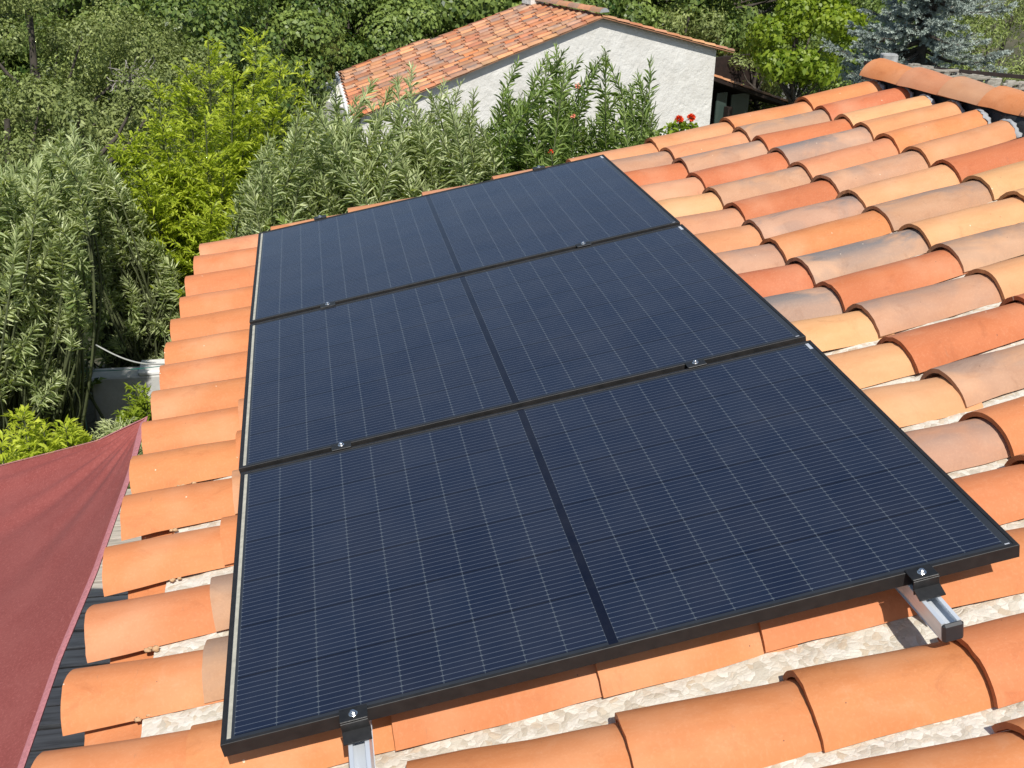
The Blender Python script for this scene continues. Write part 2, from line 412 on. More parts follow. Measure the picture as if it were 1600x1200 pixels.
# rows under the panels and right of them
for i in range(1, 15):
    lips = [.42, .80, 1.17, 1.58, U_C1[i]]
    for a, b_ in zip(lips[:-1], lips[1:]):
        put_tile(a, V_C1[i]-.02*(1-a/2), b_, V_C1[i]-.02*(1-b_/2), S0[i] if b_ > 2 or a > 1.5 else 'O')
# front rows
FR = {15: ([-.108, .336, .795, 1.163, 1.515, 1.99], .152, .15), 16: ([-.45, -.09, .36, .795, 1.157, 1.515, 1.95], -.118, -.16),
      17: ([-.46, -.08, .30, .70, 1.10, 1.49, 1.90], -.40, -.425), 18: ([-.47, -.10, .33, .76, 1.17, 1.56, 1.93], -.68, -.70),
      19: ([-.47, -.10, .33, .76, 1.17, 1.56, 1.93], -.97, -.98)}
for i, (lips, va, vb) in FR.items():
    f = lambda u: va + (vb-va)*np.clip(u/1.5, -.3, 1)
    lips = lips[:-1]+[U_C1[i]]
    for a, b_ in zip(lips[:-1], lips[1:]):
        vv = V_C1[i] if b_ == lips[-1] else f(b_)
        put_tile(a, f(a), b_, vv, 'O', 1.04)
for i in range(20):
    put_tile(U_C1[i], V_C1[i], U_C2[i], V_C2[i], S1[i], 1.0 if i < 13 else 1.04)
    put_tile(U_C2[i], V_C2[i], U_C3[i], V_C3[i], S2[i])
    put_tile(U_C3[i], V_C3[i], U_C4[i], V_C4[i], S3[i], last=True)
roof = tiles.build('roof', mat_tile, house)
roof['label'] = 'barrel tiles in orange, straw, red and flamed grey'

# channel tiles that show at the eave between the cover tiles
ch = Tiles()
def chan(u0, u1, v, wd):
    n = 11; th = np.linspace(-1, 1, n)
    P = []; LO = []
    for u_ in (u0, u1):
        P.append(U(np.stack([np.full(n, u_), v+wd*th, -.150-.05*(1-th**2)], 1))); LO.append(np.stack([np.full(n, u_), wd*th, np.full(n, v*9)], 1))
    V = np.concatenate(P); F = [(j, j+1, n+j+1, n+j) for j in range(n-1)]
    ch.put(V, [f[::-1] for f in F], True, T_O, np.concatenate(LO))
    P2 = [x-UP*.012 for x in P]; ch.put(np.concatenate(P2), F, True, T_O, np.concatenate(LO))
    ch.put(np.concatenate([P[0], P2[0]]), [(j, j+1, n+j+1, n+j) for j in range(n-1)], False, T_O, np.concatenate([LO[0], LO[0]]))
for i in range(14): chan(U_E[i+1]+.05, .1, (V_E[i]+V_E[i+1])/2, .115)
for v_ in (.035, -.26, -.54, -.82): chan(-.40, .1, v_, .12)
ch.build('channel_tiles', mat_tile, house)

# mortar bed: rough sheet between the cover tiles
nu, nv = 230, 300
uu = np.linspace(-.25, 3.42, nu); vv = np.linspace(-1.1, 3.97, nv)
UU, VV = np.meshgrid(uu, vv, indexing='ij')
def vnoise(a, b_, s, seed):
    r_ = np.random.default_rng(seed); n_ = 64; g_ = r_.random((n_, n_))
    x = (a*s) % (n_-1); y = (b_*s) % (n_-1); xi = np.floor(x).astype(int); yi = np.floor(y).astype(int)
    fx = x-xi; fy = y-yi; fx = fx*fx*(3-2*fx); fy = fy*fy*(3-2*fy)
    return (g_[xi, yi]*(1-fx)*(1-fy)+g_[xi+1, yi]*fx*(1-fy)+g_[xi, yi+1]*(1-fx)*fy+g_[xi+1, yi+1]*fx*fy)-.5
NN = -.172 + .010*vnoise(UU+3, VV+3, 9, 1) + .009*vnoise(UU+3, VV+3, 31, 2)
G = U(np.stack([UU, VV, NN], -1))
mb = MB(); mb.sheet(G)
E0 = G[0]; E1 = E0 - UP*.03
mb.sheet(np.stack([E1, E0]), False)
mb.build('mortar_bed', mat_mortar, house)

def lump(mb_, c, r, seed, sq=(1, 1, 1)):
    r_ = np.random.default_rng(seed); n1, n2 = 7, 9; V = []
    for i in range(n1):
        for j in range(n2):
            a = math.pi*i/(n1-1); b2 = 2*math.pi*j/n2
            k = r*(1+r_.uniform(-.38, .38)) if 0 < i < n1-1 else r
            V.append(np.asarray(c)+k*np.array([math.sin(a)*math.cos(b2)*sq[0], math.sin(a)*math.sin(b2)*sq[1], math.cos(a)*sq[2]]))
    F = [(i*n2+j, (i+1)*n2+j, (i+1)*n2+(j+1) % n2, i*n2+(j+1) % n2) for i in range(n1-1) for j in range(n2)]
    mb_.add(V, F, True)
mat_dab = simple('ochre_mortar', (.52, .33, .18), .95, var=.2, scale=80, bmp=.5)
for i in range(5, 14):
    v_ = V_E[i]-.104
    for k in range(2 if i % 3 else 3):
        dab = MB(); lump(dab, U([-.235+rng.uniform(-.03, .035), v_+rng.uniform(-.014, -.004), -.160]), rng.uniform(.004, .009), i*7+k, (1.3, 1, .8)); dab.build('mortar_dab', mat_dab, roof)

# grey mortar collars closing the upper tile ends, black membrane, ridge
for i in range(20):
    col = MB()
    u_, v_ = U_C4[i], V_C4[i]; x, z = arc(.096, .061, 17); ring = []
    for q, (du, dr) in enumerate(((-.004, .0005), (.000, .0035), (.012, .003), (.019, -.002), (.021, -.03))):
        jig = rng.normal(0, .0022, 17); ring.append(U(np.stack([u_+du+jig*2, v_+x*(1+dr*9), TOP-.012+z+dr+jig*.5], 1)))
    col.sheet(np.array(ring)); col.build('mortar_collar', mat_grey_mortar, roof)

def ridge_u(v): return 3.325 + (4.185-v)*(.20/1.245)
memb = []
vs_ = np.linspace(-1.1, 4.2, 90)
for v_ in vs_:
    ue = np.interp(-v_, -np.array(V_C4), U_C4); ur = ridge_u(v_)
    wv = .008*math.sin(v_*23)+.006*math.sin(v_*51+1)
    memb.append(U(np.array([[ue-.10, v_, -.178], [ue+.01, v_, -.165+wv], [ue+.035+wv, v_, -.13], [ue+.045, v_, -.09+wv], [ur+.16, v_, -.06]])))
m_ = MB(); m_.sheet(np.array(memb)); m_.build('ridge_membrane', mat_membrane, house)

rt = Tiles()
bnd = [4.185, 3.86, 3.53, 3.235, 2.95, 2.62, 2.27, 1.94, 1.62, 1.32, 1.02, .72, .42, .12, -.2, -.5, -.8, -1.1]
for i in range(len(bnd)-1):
    a, b_ = bnd[i], bnd[i+1]-.06
    wa = .110; dz = rng.normal(0, .002)
    rt.tile(U([ridge_u(a)+.095, a, -.006+dz]), U([ridge_u(b_)+.095, b_, -.034+dz]), UP, wa, .066, .090, .050, .014, [T_O, T_S, T_L, T_O, T_S][i % 5], ns=5, na=17)
rt.build('ridge_caps', mat_tile, house)
# hidden far slope, walls and eave boards
m_ = MB()
XR = 3.5*CA
pts = [(XR, U([3.5, 0, -.16])[2])]
far = MB()
far.box(((XR+5.6)/2+.05, 1.5, .44-.30), (2.4, 5.1, .06), ax=[[.96, 0, -.28], [0, 1, 0], [.28, 0, .96]])
far.build('far_slope', mat_tile_old, house, attrs=None)
wl = MB()
wl.box((-.18, 1.45, -1.45), (.22, 4.7, 2.3)); wl.box((5.2, 1.45, -1.45), (.22, 4.7, 2.3))
wl.box((2.5, -.8, -1.45), (5.2, .22, 2.3)); wl.box((2.5, 3.72, -1.45), (5.2, .22, 2.3))
for vv_ in (-.8, 3.74):
    g0 = [(-.18, vv_-.108, -.32), (3.4, vv_-.108, .38), (5.2, vv_-.108, -.1), (5.2, vv_-.108, -.4), (-.18, vv_-.108, -.4)]
    V = np.array(g0+[(a, b_+.216, c_) for a, b_, c_ in g0]); n5 = 5
    wl.add(V, [list(range(5)), list(range(9, 4, -1))]+[(i, i+5, (i+1) % 5+5, (i+1) % 5) for i in range(5)])
wl.build('wall', mat_render, house)
eb = MB()
eb.box(U([-.22, 1.43, -.262]), (.03, 5.1, .10), ax=[U([1, 0, 0]), [0, 1, 0], UP])
eb.box(U([1.6, 1.43, -.222]), (3.7, 5.1, .03), ax=[U([1, 0, 0]), [0, 1, 0], UP])
eb.build('eave_board', mat_eave, house)

# ------------------------------------------------------------------ solar panels
mat_frame, t, b = newmat('black_anodised')
p = geo_pos(t)
t.links.new(ramp(t, noise(t, p, 40, 5), [(.3, (.010, .010, .010)), (.75, (.022, .020, .019))]), b.inputs['Base Color'])
b.inputs['Roughness'].default_value = .55; b.inputs['Metallic'].default_value = .1
mat_clamp = simple('black_clamp', (.022, .022, .022), .45, metal=.4, var=.3, scale=60, bmp=.1)
mat_alu, t, b = newmat('mill_aluminium')
p = geo_pos(t)
t.links.new(ramp(t, noise(t, nd(t, 'ShaderNodeVectorMath', {0: p, 1: (90, 3, 90)}, operation='MULTIPLY').outputs[0], 1, 4), [(.2, (.60, .64, .68)), (.8, (.78, .82, .86))]), b.inputs['Base Color'])
b.inputs['Metallic'].default_value = .35; b.inputs['Roughness'].default_value = .38
mat_steel = simple('steel_bolt', (.75, .75, .74), .25, metal=1.0, var=.1, bmp=0)
mat_endcap = simple('rail_end_plastic', (.022, .023, .026), .55, var=.2, bmp=.1)
mat_strip = simple('pale_edge_strip', (.42, .40, .32), .6, var=.18, scale=45, bmp=.1)
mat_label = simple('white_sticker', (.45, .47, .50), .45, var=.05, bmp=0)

PW, PH = 1.722, 1.134
mat_cell, t, b = newmat('solar_cells')
uvn_ = nd(t, 'ShaderNodeAttribute', attribute_name='pm').outputs['Vector']
sp = nd(t, 'ShaderNodeSeparateXYZ', {0: uvn_}); X, Yc = sp.outputs[0], sp.outputs[1]
MX, MY, GAP = .027, .020, .018
# nine columns of half cells left of the centre strip, ten right of it
MID = .8265; cw = .0866; chh = (PH-2*MY)/6
right = mth(t, 'GREATER_THAN', X, MID)
cxl = mth(t, 'DIVIDE', mth(t, 'SUBTRACT', X, MX), (.8160-MX)/9)
cxr = mth(t, 'DIVIDE', mth(t, 'SUBTRACT', X, .8370), (PW-MX-.8370)/10)
cx = mth(t, 'ADD', mth(t, 'MULTIPLY', cxl, mth(t, 'SUBTRACT', 1.0, right)), mth(t, 'MULTIPLY', cxr, right))
fx = mth(t, 'FRACT', cx)
cy = mth(t, 'DIVIDE', mth(t, 'SUBTRACT', Yc, MY), chh); fy = mth(t, 'FRACT', cy)
def band(v, c_, hw):                                         # 1 inside |v-c|<hw
    return mth(t, 'LESS_THAN', mth(t, 'ABSOLUTE', mth(t, 'SUBTRACT', v, c_)), hw)
inx = mth(t, 'MULTIPLY', mth(t, 'GREATER_THAN', cx, 0.0), mth(t, 'LESS_THAN', cx, mth(t, 'ADD', 9.0, right)))
iny = mth(t, 'MULTIPLY', mth(t, 'GREATER_THAN', cy, 0.0), mth(t, 'LESS_THAN', cy, 6.0))
incell = mth(t, 'MULTIPLY', inx, iny)
colgap = mth(t, 'GREATER_THAN', mth(t, 'ABSOLUTE', mth(t, 'SUBTRACT', fx, .5)), .5-.0010/cw)
rowgap = mth(t, 'GREATER_THAN', mth(t, 'ABSOLUTE', mth(t, 'SUBTRACT', fy, .5)), .5-.0030/chh)
NB = 11
by = mth(t, 'FRACT', mth(t, 'MULTIPLY', fy, NB))
bus = mth(t, 'LESS_THAN', mth(t, 'ABSOLUTE', mth(t, 'SUBTRACT', by, .5)), .0007/(chh/NB))
pad = mth(t, 'MULTIPLY', mth(t, 'LESS_THAN', mth(t, 'ABSOLUTE', mth(t, 'SUBTRACT', by, .5)), .0013/(chh/NB)),
          mth(t, 'GREATER_THAN', mth(t, 'ABSOLUTE', mth(t, 'SUBTRACT', fx, .5)), .5-.0034/cw))
cid = nd(t, 'ShaderNodeTexWhiteNoise', {'Vector': nd(t, 'ShaderNodeCombineXYZ', {0: mth(t, 'FLOOR', cx), 1: mth(t, 'FLOOR', cy), 2: right}).outputs[0]}, noise_dimensions='3D').outputs['Value']
cellc = mixc(t, cid, (.0075, .0135, .033, 1), (.0105, .0180, .040, 1))
cellc = mixc(t, mth(t, 'MULTIPLY', rowgap, .75), cellc, (.0025, .004, .010, 1))
cellc = mixc(t, mth(t, 'MULTIPLY', bus, .85), cellc, (.105, .125, .16, 1))
cellc = mixc(t, mth(t, 'MULTIPLY', colgap, .8), cellc, (.055, .070, .090, 1))
cellc = mixc(t, mth(t, 'MULTIPLY', pad, .7), cellc, (.14, .16, .18, 1))
backc = mixc(t, band(X, MID, .0104), (.024, .029, .037, 1), (.0018, .004, .014, 1))
fin = mixc(t, mth(t, 'MULTIPLY', incell, mth(t, 'SUBTRACT', 1.0, band(X, MID, .0100))), backc, cellc)
dust = noise(t, geo_pos(t), 5, 7, .7)
fin = mixc(t, mth(t, 'MULTIPLY', mth(t, 'SUBTRACT', dust, .35, clamp=True), .06), fin, (.5, .46, .40, 1))
t.links.new(fin, b.inputs['Base Color'])
b.inputs['Roughness'].default_value = .17; b.inputs['IOR'].default_value = 1.37
b.inputs['Specular IOR Level'].default_value = .5
t.links.new(mth(t, 'ADD', .13, mth(t, 'MULTIPLY', dust, .12)), b.inputs['Roughness'])

QUADS = {  # measured corners (u, v): front-left, front-right, back-left, back-right
 0: ((-.001, .007), (1.716, -.004), (-.001, 1.137), (1.729, 1.126)),
 1: ((-.008, 1.163), (1.728, 1.157), (-.009, 2.295), (1.711, 2.328)),
 2: ((-.011, 2.323), (1.711, 2.357), (-.001, 3.444), (1.686, 3.498))}
FT = .032                                       # frame height
def make_panel(k, label):
    q = [np.array(c_) for c_ in QUADS[k]]
    def Q(x, y, n):
        s_, t_ = x/PW, y/PH
        uvp = q[0]*(1-s_)*(1-t_)+q[1]*s_*(1-t_)+q[2]*(1-s_)*t_+q[3]*s_*t_
        return U([uvp[0], uvp[1], n])
    root = thing('solar_panel', label, 'solar panel', tuple(Q(0, 0, -FT)), 'solar panels on the tiled roof')
    fr = MB(); lip = .0095; dp = .0022
    # frame profile swept round: outer bottom, outer top (bevel), inner lip top, lip inner bottom
    prof = [(0.0, -FT), (0.0, -.0008), (.0008, 0.0), (lip-.0005, 0.0), (lip, -.0005), (lip, -dp-.001)]
    rings = []
    for ins, n in prof:
        rings.append([Q(ins, ins, n), Q(PW-ins, ins, n), Q(PW-ins, PH-ins, n), Q(ins, PH-ins, n)])
    V = np.array(rings).reshape(-1, 3); F = []
    for i in range(len(prof)-1):
        for j in range(4): F.append((i*4+j, i*4+(j+1) % 4, (i+1)*4+(j+1) % 4, (i+1)*4+j))
    fr.add(V, F)
    # bottom flange
    fr.add(np.array([[Q(i_, i_, -FT), Q(PW-i_, i_, -FT), Q(PW-i_, PH-i_, -FT), Q(i_, PH-i_, -FT)] for i_ in (0, .03)]).reshape(-1, 3),
           [(j, 4+j, 4+(j+1) % 4, (j+1) % 4) for j in range(4)])
    fr.build('frame', mat_frame, root)
    n1, n2 = 13, 9; V = []; pm = []
    for j in range(n2):
        for i in range(n1):
            x = lip+(PW-2*lip)*i/(n1-1); y = lip+(PH-2*lip)*j/(n2-1)
            V.append(Q(x, y, -dp)); pm.append((x, y, 0))
    F = [(j*n1+i, j*n1+i+1, (j+1)*n1+i+1, (j+1)*n1+i) for j in range(n2-1) for i in range(n1-1)]
    V2 = [v_-UP*.006 for v_ in V]; n0 = len(V)
    mesh_obj('cell_glass', np.array(V+V2), F+[tuple(x+n0 for x in f[::-1]) for f in F], mat_cell, root, attrs={'pm': np.array(pm+pm)})
    st = MB(); 
    P0 = [Q(.0122, .016, -dp+.0006), Q(.0208, .016, -dp+.0006), Q(.0208, PH-.016, -dp+.0006), Q(.0122, PH-.016, -dp+.0006)]
    st.add(np.array(P0+[x-UP*.0005 for x in P0]), [(0, 1, 2, 3), (0, 4, 5, 1), (1, 5, 6, 2), (2, 6, 7, 3), (3, 7, 4, 0)])
    st.build('edge_strip', mat_strip, root)
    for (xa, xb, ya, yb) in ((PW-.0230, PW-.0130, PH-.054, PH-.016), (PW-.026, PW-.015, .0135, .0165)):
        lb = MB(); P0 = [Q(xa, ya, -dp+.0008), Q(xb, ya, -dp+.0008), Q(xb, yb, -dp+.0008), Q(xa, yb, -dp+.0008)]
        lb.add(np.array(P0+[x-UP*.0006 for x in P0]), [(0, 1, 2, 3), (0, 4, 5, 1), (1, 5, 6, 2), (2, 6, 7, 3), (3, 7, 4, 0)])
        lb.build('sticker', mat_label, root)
    return root
make_panel(0, 'nearest dark solar panel, above the sawn-off rail ends at the bottom of the array')
make_panel(1, 'middle dark solar panel, between the nearest and the farthest one')
make_panel(2, 'farthest dark solar panel, with the oleander hedge right behind it')

# rails with clamps
def make_rail(path, label, v_end_front, clamps):
    """path: function v -> u of the rail's centre line"""
    root = thing('mounting_rail', label, 'rail', tuple(U([path(v_end_front), v_end_front, -.078])), 'aluminium mounting rails under the panels')
    v0, v1 = v_end_front, 3.56
    W2 = .0215; zt, zb = -.0345, -.0775
    prof = [(-W2, zb), (-W2, zt-.001), (-W2+.001, zt), (-.0125, zt), (-.0125, zt-.004), (-.0165, zt-.006), (-.0165, zt-.017), (-.010, zt-.021), (.010, zt-.021),
            (.0165, zt-.017), (.0165, zt-.006), (.0125, zt-.004), (.0125, zt), (W2-.001, zt), (W2, zt-.001), (W2, zb)]
    vsn = np.linspace(v0, v1, 24); G = np.array([[U([path(v_)+x, v_, z]) for x, z in prof] for v_ in vsn])
    rb = MB(); rb.sheet(G, False)
    n = len(prof); rb.add(G[0], [tuple(range(n))]); rb.add(G[-1], [tuple(range(n))[::-1]])
    rb.add(np.array([G[0][0], G[0][-1], G[-1][-1], G[-1][0]]), [(0, 1, 2, 3)])
    rb.build('rail_body', mat_alu, root)
    # end cap at the front
    ec = MB(); cu = path(v0)
    ax = [U([1, 0, 0]), np.array([0, 1.0, 0]), UP]
    ec.box(U([cu, v0-.006, -.0555]), (.0455, .012, .0465), ax, .005)
    ec.build('end_cap', mat_endcap, root)
    for v_ in (.55, 1.6, 2.7, v0+.16):
        fe = MB(); fe.box(U([path(v_)+.028, v_, -.115]), (.004, .04, .09), ax); fe.box(U([path(v_)+.02, v_, -.0795]), (.045, .04, .003), ax); fe.build('roof_hook', mat_alu, root)
    for (u_, v_, kind) in clamps:
        c = MB(); hu = .029
        if kind == 'end':     # z-shaped end clamp, wraps the frame's outer face
            sgn = -1 if v_ < 1 else 1
            c.box(U([u_, v_+sgn*(-.001), .0022]), (2*hu, .040, .0035), ax, .0012)
            c.box(U([u_, v_+sgn*.0195, -.0165]), (2*hu, .003, .034), ax, .001)
            # folded foot out over the rail
            A = [U([u_-hu, v_+sgn*.018, -.018]), U([u_+hu, v_+sgn*.018, -.018]), U([u_+hu, v_+sgn*.046, -.0285]), U([u_-hu, v_+sgn*.046, -.0285])]
            B = [x-UP*.003 for x in A]
            c.add(np.array(A+B), [(0, 1, 2, 3), (7, 6, 5, 4), (0, 4, 5, 1), (1, 5, 6, 2), (2, 6, 7, 3), (3, 7, 4, 0)])
            c.box(U([u_-.0, v_+sgn*.005, -.018]), (.030, .020, .033), ax)
        else:
            c.box(U([u_, v_, .0022]), (2*hu, .038, .0035), ax, .0012)
            c.box(U([u_, v_, -.015]), (.05, .018, .032), ax)
        co = c.build('clamp', mat_clamp, root)
        bo = MB(); cc = U([u_, v_+(.004 if kind != 'end' else 0), 0])
        th = np.arange(16)*2*math.pi/16
        def disc(r, z0, z1, sg=16, bev=.0006):
            th = np.arange(sg)*2*math.pi/sg
            ringz = [(r, z0), (r, z1-bev), (r-bev, z1)]
            V = np.concatenate([[cc+ax[0]*rr*math.cos(a)+ax[1]*rr*math.sin(a)+UP*z for a in th] for rr, z in ringz])
            F = [(i*sg+j, i*sg+(j+1) % sg, (i+1)*sg+(j+1) % sg, (i+1)*sg+j) for i in range(2) for j in range(sg)]+[tuple(2*sg+j for j in range(sg))]
            bo.add(V, F)
        disc(.0095, .0035, .0052); disc(.0063, .0050, .0108, 12, .0012)
        # socket recess
        disc(.0022, .0106, .0112, 6, .0002)
        bo.build('bolt', mat_steel, co)
    return root
pr = lambda v: float(np.interp(v, [-.16, 0, 1.15, 2.33, 3.5], [1.487, 1.488, 1.375, 1.312, 1.365]))
pl = lambda v: float(np.interp(v, [-.4, 0, 1.15, 2.33, 3.5], [.272, .272, .296, .293, .292]))
make_rail(pl, 'aluminium rail on the left, running out of the bottom of the photo', -.34,
          [(.272, -.004, 'end'), (.296, 1.150, 'mid'), (.293, 2.309, 'mid'), (.292, 3.474, 'end')])
make_rail(pr, 'aluminium rail on the right, ending in a dark plastic cap on the front tile', -.138,
          [(1.488, -.016, 'end'), (1.375, 1.142, 'mid'), (1.312, 2.341, 'mid'), (1.365, 3.502, 'end')])

# ------------------------------------------------------------------ red shade sail at the eave
mat_sail, t, b = newmat('red_sailcloth')
p = geo_pos(t)
wv = nd(t, 'ShaderNodeTexWave', {'Scale': 160.0, 'Distortion': 2.0, 'Vector': p})
f1 = noise(t, p, 130, 4, .8); f2 = noise(t, p, 6, 6, .65)
c = ramp(t, f1, [(.30, (.20, .043, .036)), (.55, (.265, .060, .050)), (.78, (.42, .155, .14))])
c = mixc(t, mth(t, 'MULTIPLY', mth(t, 'SUBTRACT', f2, .42, clamp=True), 1.6, clamp=True), c, (.31, .088, .075, 1))
t.links.new(c, b.inputs['Base Color']); b.inputs['Roughness'].default_value = .85
bump(t, b, mth(t, 'ADD', f1, wv.outputs[1]), .25, .0015)
mat_hem = simple('sail_hem', (.44, .17, .18), .8, var=.2, scale=120, bmp=.2)
K = at(231, 652, Z=-.33)                        # corner tied under the eave
S_pts = [at(207, 740, Z=-.345), at(153, 893, Z=-.37), at(96, 1031, Z=-.40), at(38, 1200, Z=-.43), at(-30, 1400, Z=-.47)]
T_pts = [at(196, 668, Z=-.37), at(150, 690, Z=-.42), at(75, 709, Z=-.53), at(0, 728, Z=-.64), at(-160, 752, Z=-.86), at(-420, 770, Z=-1.2)]
def resample(pts, n):
    pts = np.array(pts); d = np.r_[0, np.cumsum(np.linalg.norm(np.diff(pts, axis=0), axis=1))]
    tt = np.linspace(0, 1, n)*d[-1]
    return np.stack([np.interp(tt, d, pts[:, i]) for i in range(3)], 1)
n1, n2 = 90, 60
EA = resample([K]+S_pts, n1); EB = resample([K]+T_pts, n1)
G = np.zeros((n1, n2, 3))
for j in range(n2):
    s_ = j/(n2-1)
    G[:, j] = EA*(1-s_)+EB*s_
rad = np.linspace(0, 1, n1)[:, None]; ang = np.linspace(0, 1, n2)[None, :]
sag = -.10*np.sin(math.pi*ang)*np.sin(math.pi*np.clip(rad, 0, 1))**1.0
fold = .006*np.sin(ang*31+1)*np.exp(-((rad-.3)/.28)**2)*np.minimum(1, rad*9) + .006*np.sin(ang*53+rad*3)*np.exp(-rad*3)*np.minimum(1, rad*12)
G[..., 2] += (sag+fold)*np.sin(math.pi*np.clip(ang*1.0, 0, 1))**.3
sail = thing('shade_sail', 'dark red fabric shade sail stretched beside the eave at lower left', 'shade sail', tuple(K))
s_ = MB(); s_.sheet(G); s_.sheet((G-np.array([0, 0, .002]))[:, ::-1]); s_.build('sail_cloth', mat_sail, sail)
hm = MB()
inn = EA + (EB-EA)*np.clip(.036/np.maximum(np.linalg.norm(EB-EA, axis=1), .036), 0, .5)[:, None]
hm.sheet(np.stack([EA+[0, 0, .0035], (EA*.5+inn*.5)+[0, 0, .006], inn+[0, 0, .0025+0]], 1))
inn2 = EB + (EA-EB)*np.clip(.012/np.maximum(np.linalg.norm(EB-EA, axis=1), .012), 0, .5)[:, None]
hm.sheet(np.stack([inn2+[0, 0, .0035], (EB*.5+inn2*.5)+[0, 0, .006], EB+[0, 0, .0025]], 1))
hm.build('hem', mat_hem, sail)

# ------------------------------------------------------------------ things on the ground by the eave
mat_deck, t, b = newmat('weathered_grey_boards')
p = geo_pos(t)
gr = noise(t, nd(t, 'ShaderNodeVectorMath', {0: p, 1: (2.0, 26, 26)}, operation='MULTIPLY').outputs[0], 1, 7, .7)
t.links.new(ramp(t, gr, [(.25, (.14, .12, .10)), (.5, (.44, .39, .33)), (.75, (.62, .56, .48))]), b.inputs['Base Color'])
b.inputs['Roughness'].default_value = .85; bump(t, b, gr, .6, .006)
dk = MB()
for i in range(20):
    dk.box((-.95+rng.normal(0, .01), 1.9+i*.145, -2.05+rng.normal(0, .004)), (1.25, .128, .03), bevel=.004)
dk_root = thing('timber_deck', 'weathered grey timber deck in the gap between sail and eave', 'deck', (-1.15, 2.3, -2.6))
dk.build('boards', mat_deck, dk_root)
for x in (-1.5, -.4):
    for y in (2.0, 3.2, 4.6): lg = MB(); lg.box((x, y, -2.36), (.1, .1, .48)); lg.build('leg', mat_deck, dk_root)
    lg = MB(); lg.box((x, 3.3, -2.11), (.08, 2.8, .085)); lg.build('beam', mat_deck, dk_root)

mat_conc, t, b = newmat('grey_concrete')
p = geo_pos(t)
t.links.new(ramp(t, noise(t, p, 7, 7, .7), [(.25, (.42, .42, .40)), (.6, (.56, .56, .54)), (.8, (.66, .66, .64))]), b.inputs['Base Color'])
b.inputs['Roughness'].default_value = .9; bump(t, b, noise(t, p, 40, 6), .4, .006)
mat_whitep = simple('white_paint', (.78, .78, .77), .7, var=.06, scale=9, bmp=.2)
# garden store block
f0 = at(140, 592, Y=6.6); f1_ = at(262, 592, Y=6.6)
zt = f0[2]
bl = thing('garden_block', 'grey-white rendered block with a pale slab top beyond the eave', 'low wall', (f0[0]+.4, 6.7, -2.6))
m_ = MB(); m_.box((f0[0]+.55, 6.70, (zt-2.7)/2), (1.1, .2, zt+2.7), bevel=.012); m_.build('block', mat_conc, bl)
m_ = MB(); m_.box((f0[0]+.76, 6.72, zt+.018), (.80, .24, .035), bevel=.008); m_.build('slab', mat_whitep, bl)
# green post with reel, green line, grey cable
mat_green = simple('green_plastic', (.01, .16, .13), .4, var=.15, bmp=.05)
mat_cable = simple('grey_cable', (.42, .42, .38), .6, var=.1, bmp=.1)
gp = at(120, 588, Y=6.2); gz = float(ground_z(gp[0], 6.2))
pt = thing('clothes_line_post', 'green post with a green winder among the leaves', 'post', (gp[0], 6.2, gz))
m_ = MB(); m_.tube([(gp[0], 6.2, gz-.05), (gp[0], 6.2, gp[2]+.02)], .018, 10); m_.build('pole', mat_green, pt)
m_ = MB()
m_.tube([(gp[0], 6.2, gp[2]-.13), (gp[0], 6.2, gp[2]-.10), (gp[0], 6.2, gp[2]-.095), (gp[0], 6.2, gp[2]-.01), (gp[0], 6.2, gp[2]), (gp[0], 6.2, gp[2]+.03)], [.05, .05, .03, .03, .045, .045], 14)
m_.build('winder', mat_green, pt)
def cable(name, pts, r, mat, label, sag=.0, n=24):
    P = resample(pts, n); s1 = np.sin(np.linspace(0, math.pi, n)); P[:, 2] -= sag*s1
    m = MB(); m.tube(P, r, 6); o = m.build(name, mat, None, origin=P[0]); tag(o, label, name.replace('_', ' ')); return o
cable('cable', [at(150, 539, Y=4.9), at(270, 568, Y=4.3)], .0045, mat_cable, 'pale grey cable slung from the shrubs to the eave', .05)
cable('clothes_line', [at(118, 580, Y=6.2), at(268, 570, Y=6.0)], .0028, mat_green, 'thin green line stretched above the garden block', .015)

# ------------------------------------------------------------------ the white house behind the hedge
PSI = R(24); e_ = np.array([math.cos(PSI), math.sin(PSI), 0]); g_ = np.array([-e_[1], e_[0], 0]); z_ = np.array([0, 0, 1.0])
AP = at(945, 25, Y=22.0); SC = (22.0+1.856)/(11+1.856)
def H(a, b_, c_): return AP + e_*a + g_*b_ + z_*c_                       # house coordinates from the apex of the gable
def on_plane(x, y, gg):                          # point of a sight line at depth gg in house coordinates
    d = ray(x, y); P0 = H(0, gg, 0); t_ = ((P0-CAM) @ g_)/(d @ g_); P = CAM+t_*d
    return (P-AP) @ e_, (P-AP)[2]
tl, tr = math.tan(R(14.6)), math.tan(R(14.2))
LL, LR = 3.12*SC, 2.06*SC
GB = float(AP[2]-ground_z(AP[0], AP[1]))+.4      # height of the apex above its ground
mat_stucco, t, b = newmat('rough_white_stucco')
p = geo_pos(t)
t.links.new(ramp(t, noise(t, p, 1.6, 7, .65), [(.25, (.60, .58, .53)), (.45, (.70, .685, .64)), (.7, (.76, .75, .71))]), b.inputs['Base Color'])
b.inputs['Roughness'].default_value = .95
vv = nd(t, 'ShaderNodeTexVoronoi', {'Scale': 2.2, 'Vector': nd(t, 'ShaderNodeVectorMath', {0: p, 1: nd(t, 'ShaderNodeCombineXYZ', {0: noise(t, p, 2.2, 3), 1: 0.0, 2: noise(t, p, 3.1, 3)}).outputs[0]}, operation='ADD').outputs[0]}, feature='SMOOTH_F1')
bump(t, b, mth(t, 'ADD', vv.outputs['Distance'], mth(t, 'MULTIPLY', noise(t, p, 9, 6, .7), .8)), .55, .05)
hs = thing('white_house', 'white stucco house with a low gable and patchwork tile roof behind the hedge', 'house', tuple(H(-1, 1.4, -GB)))
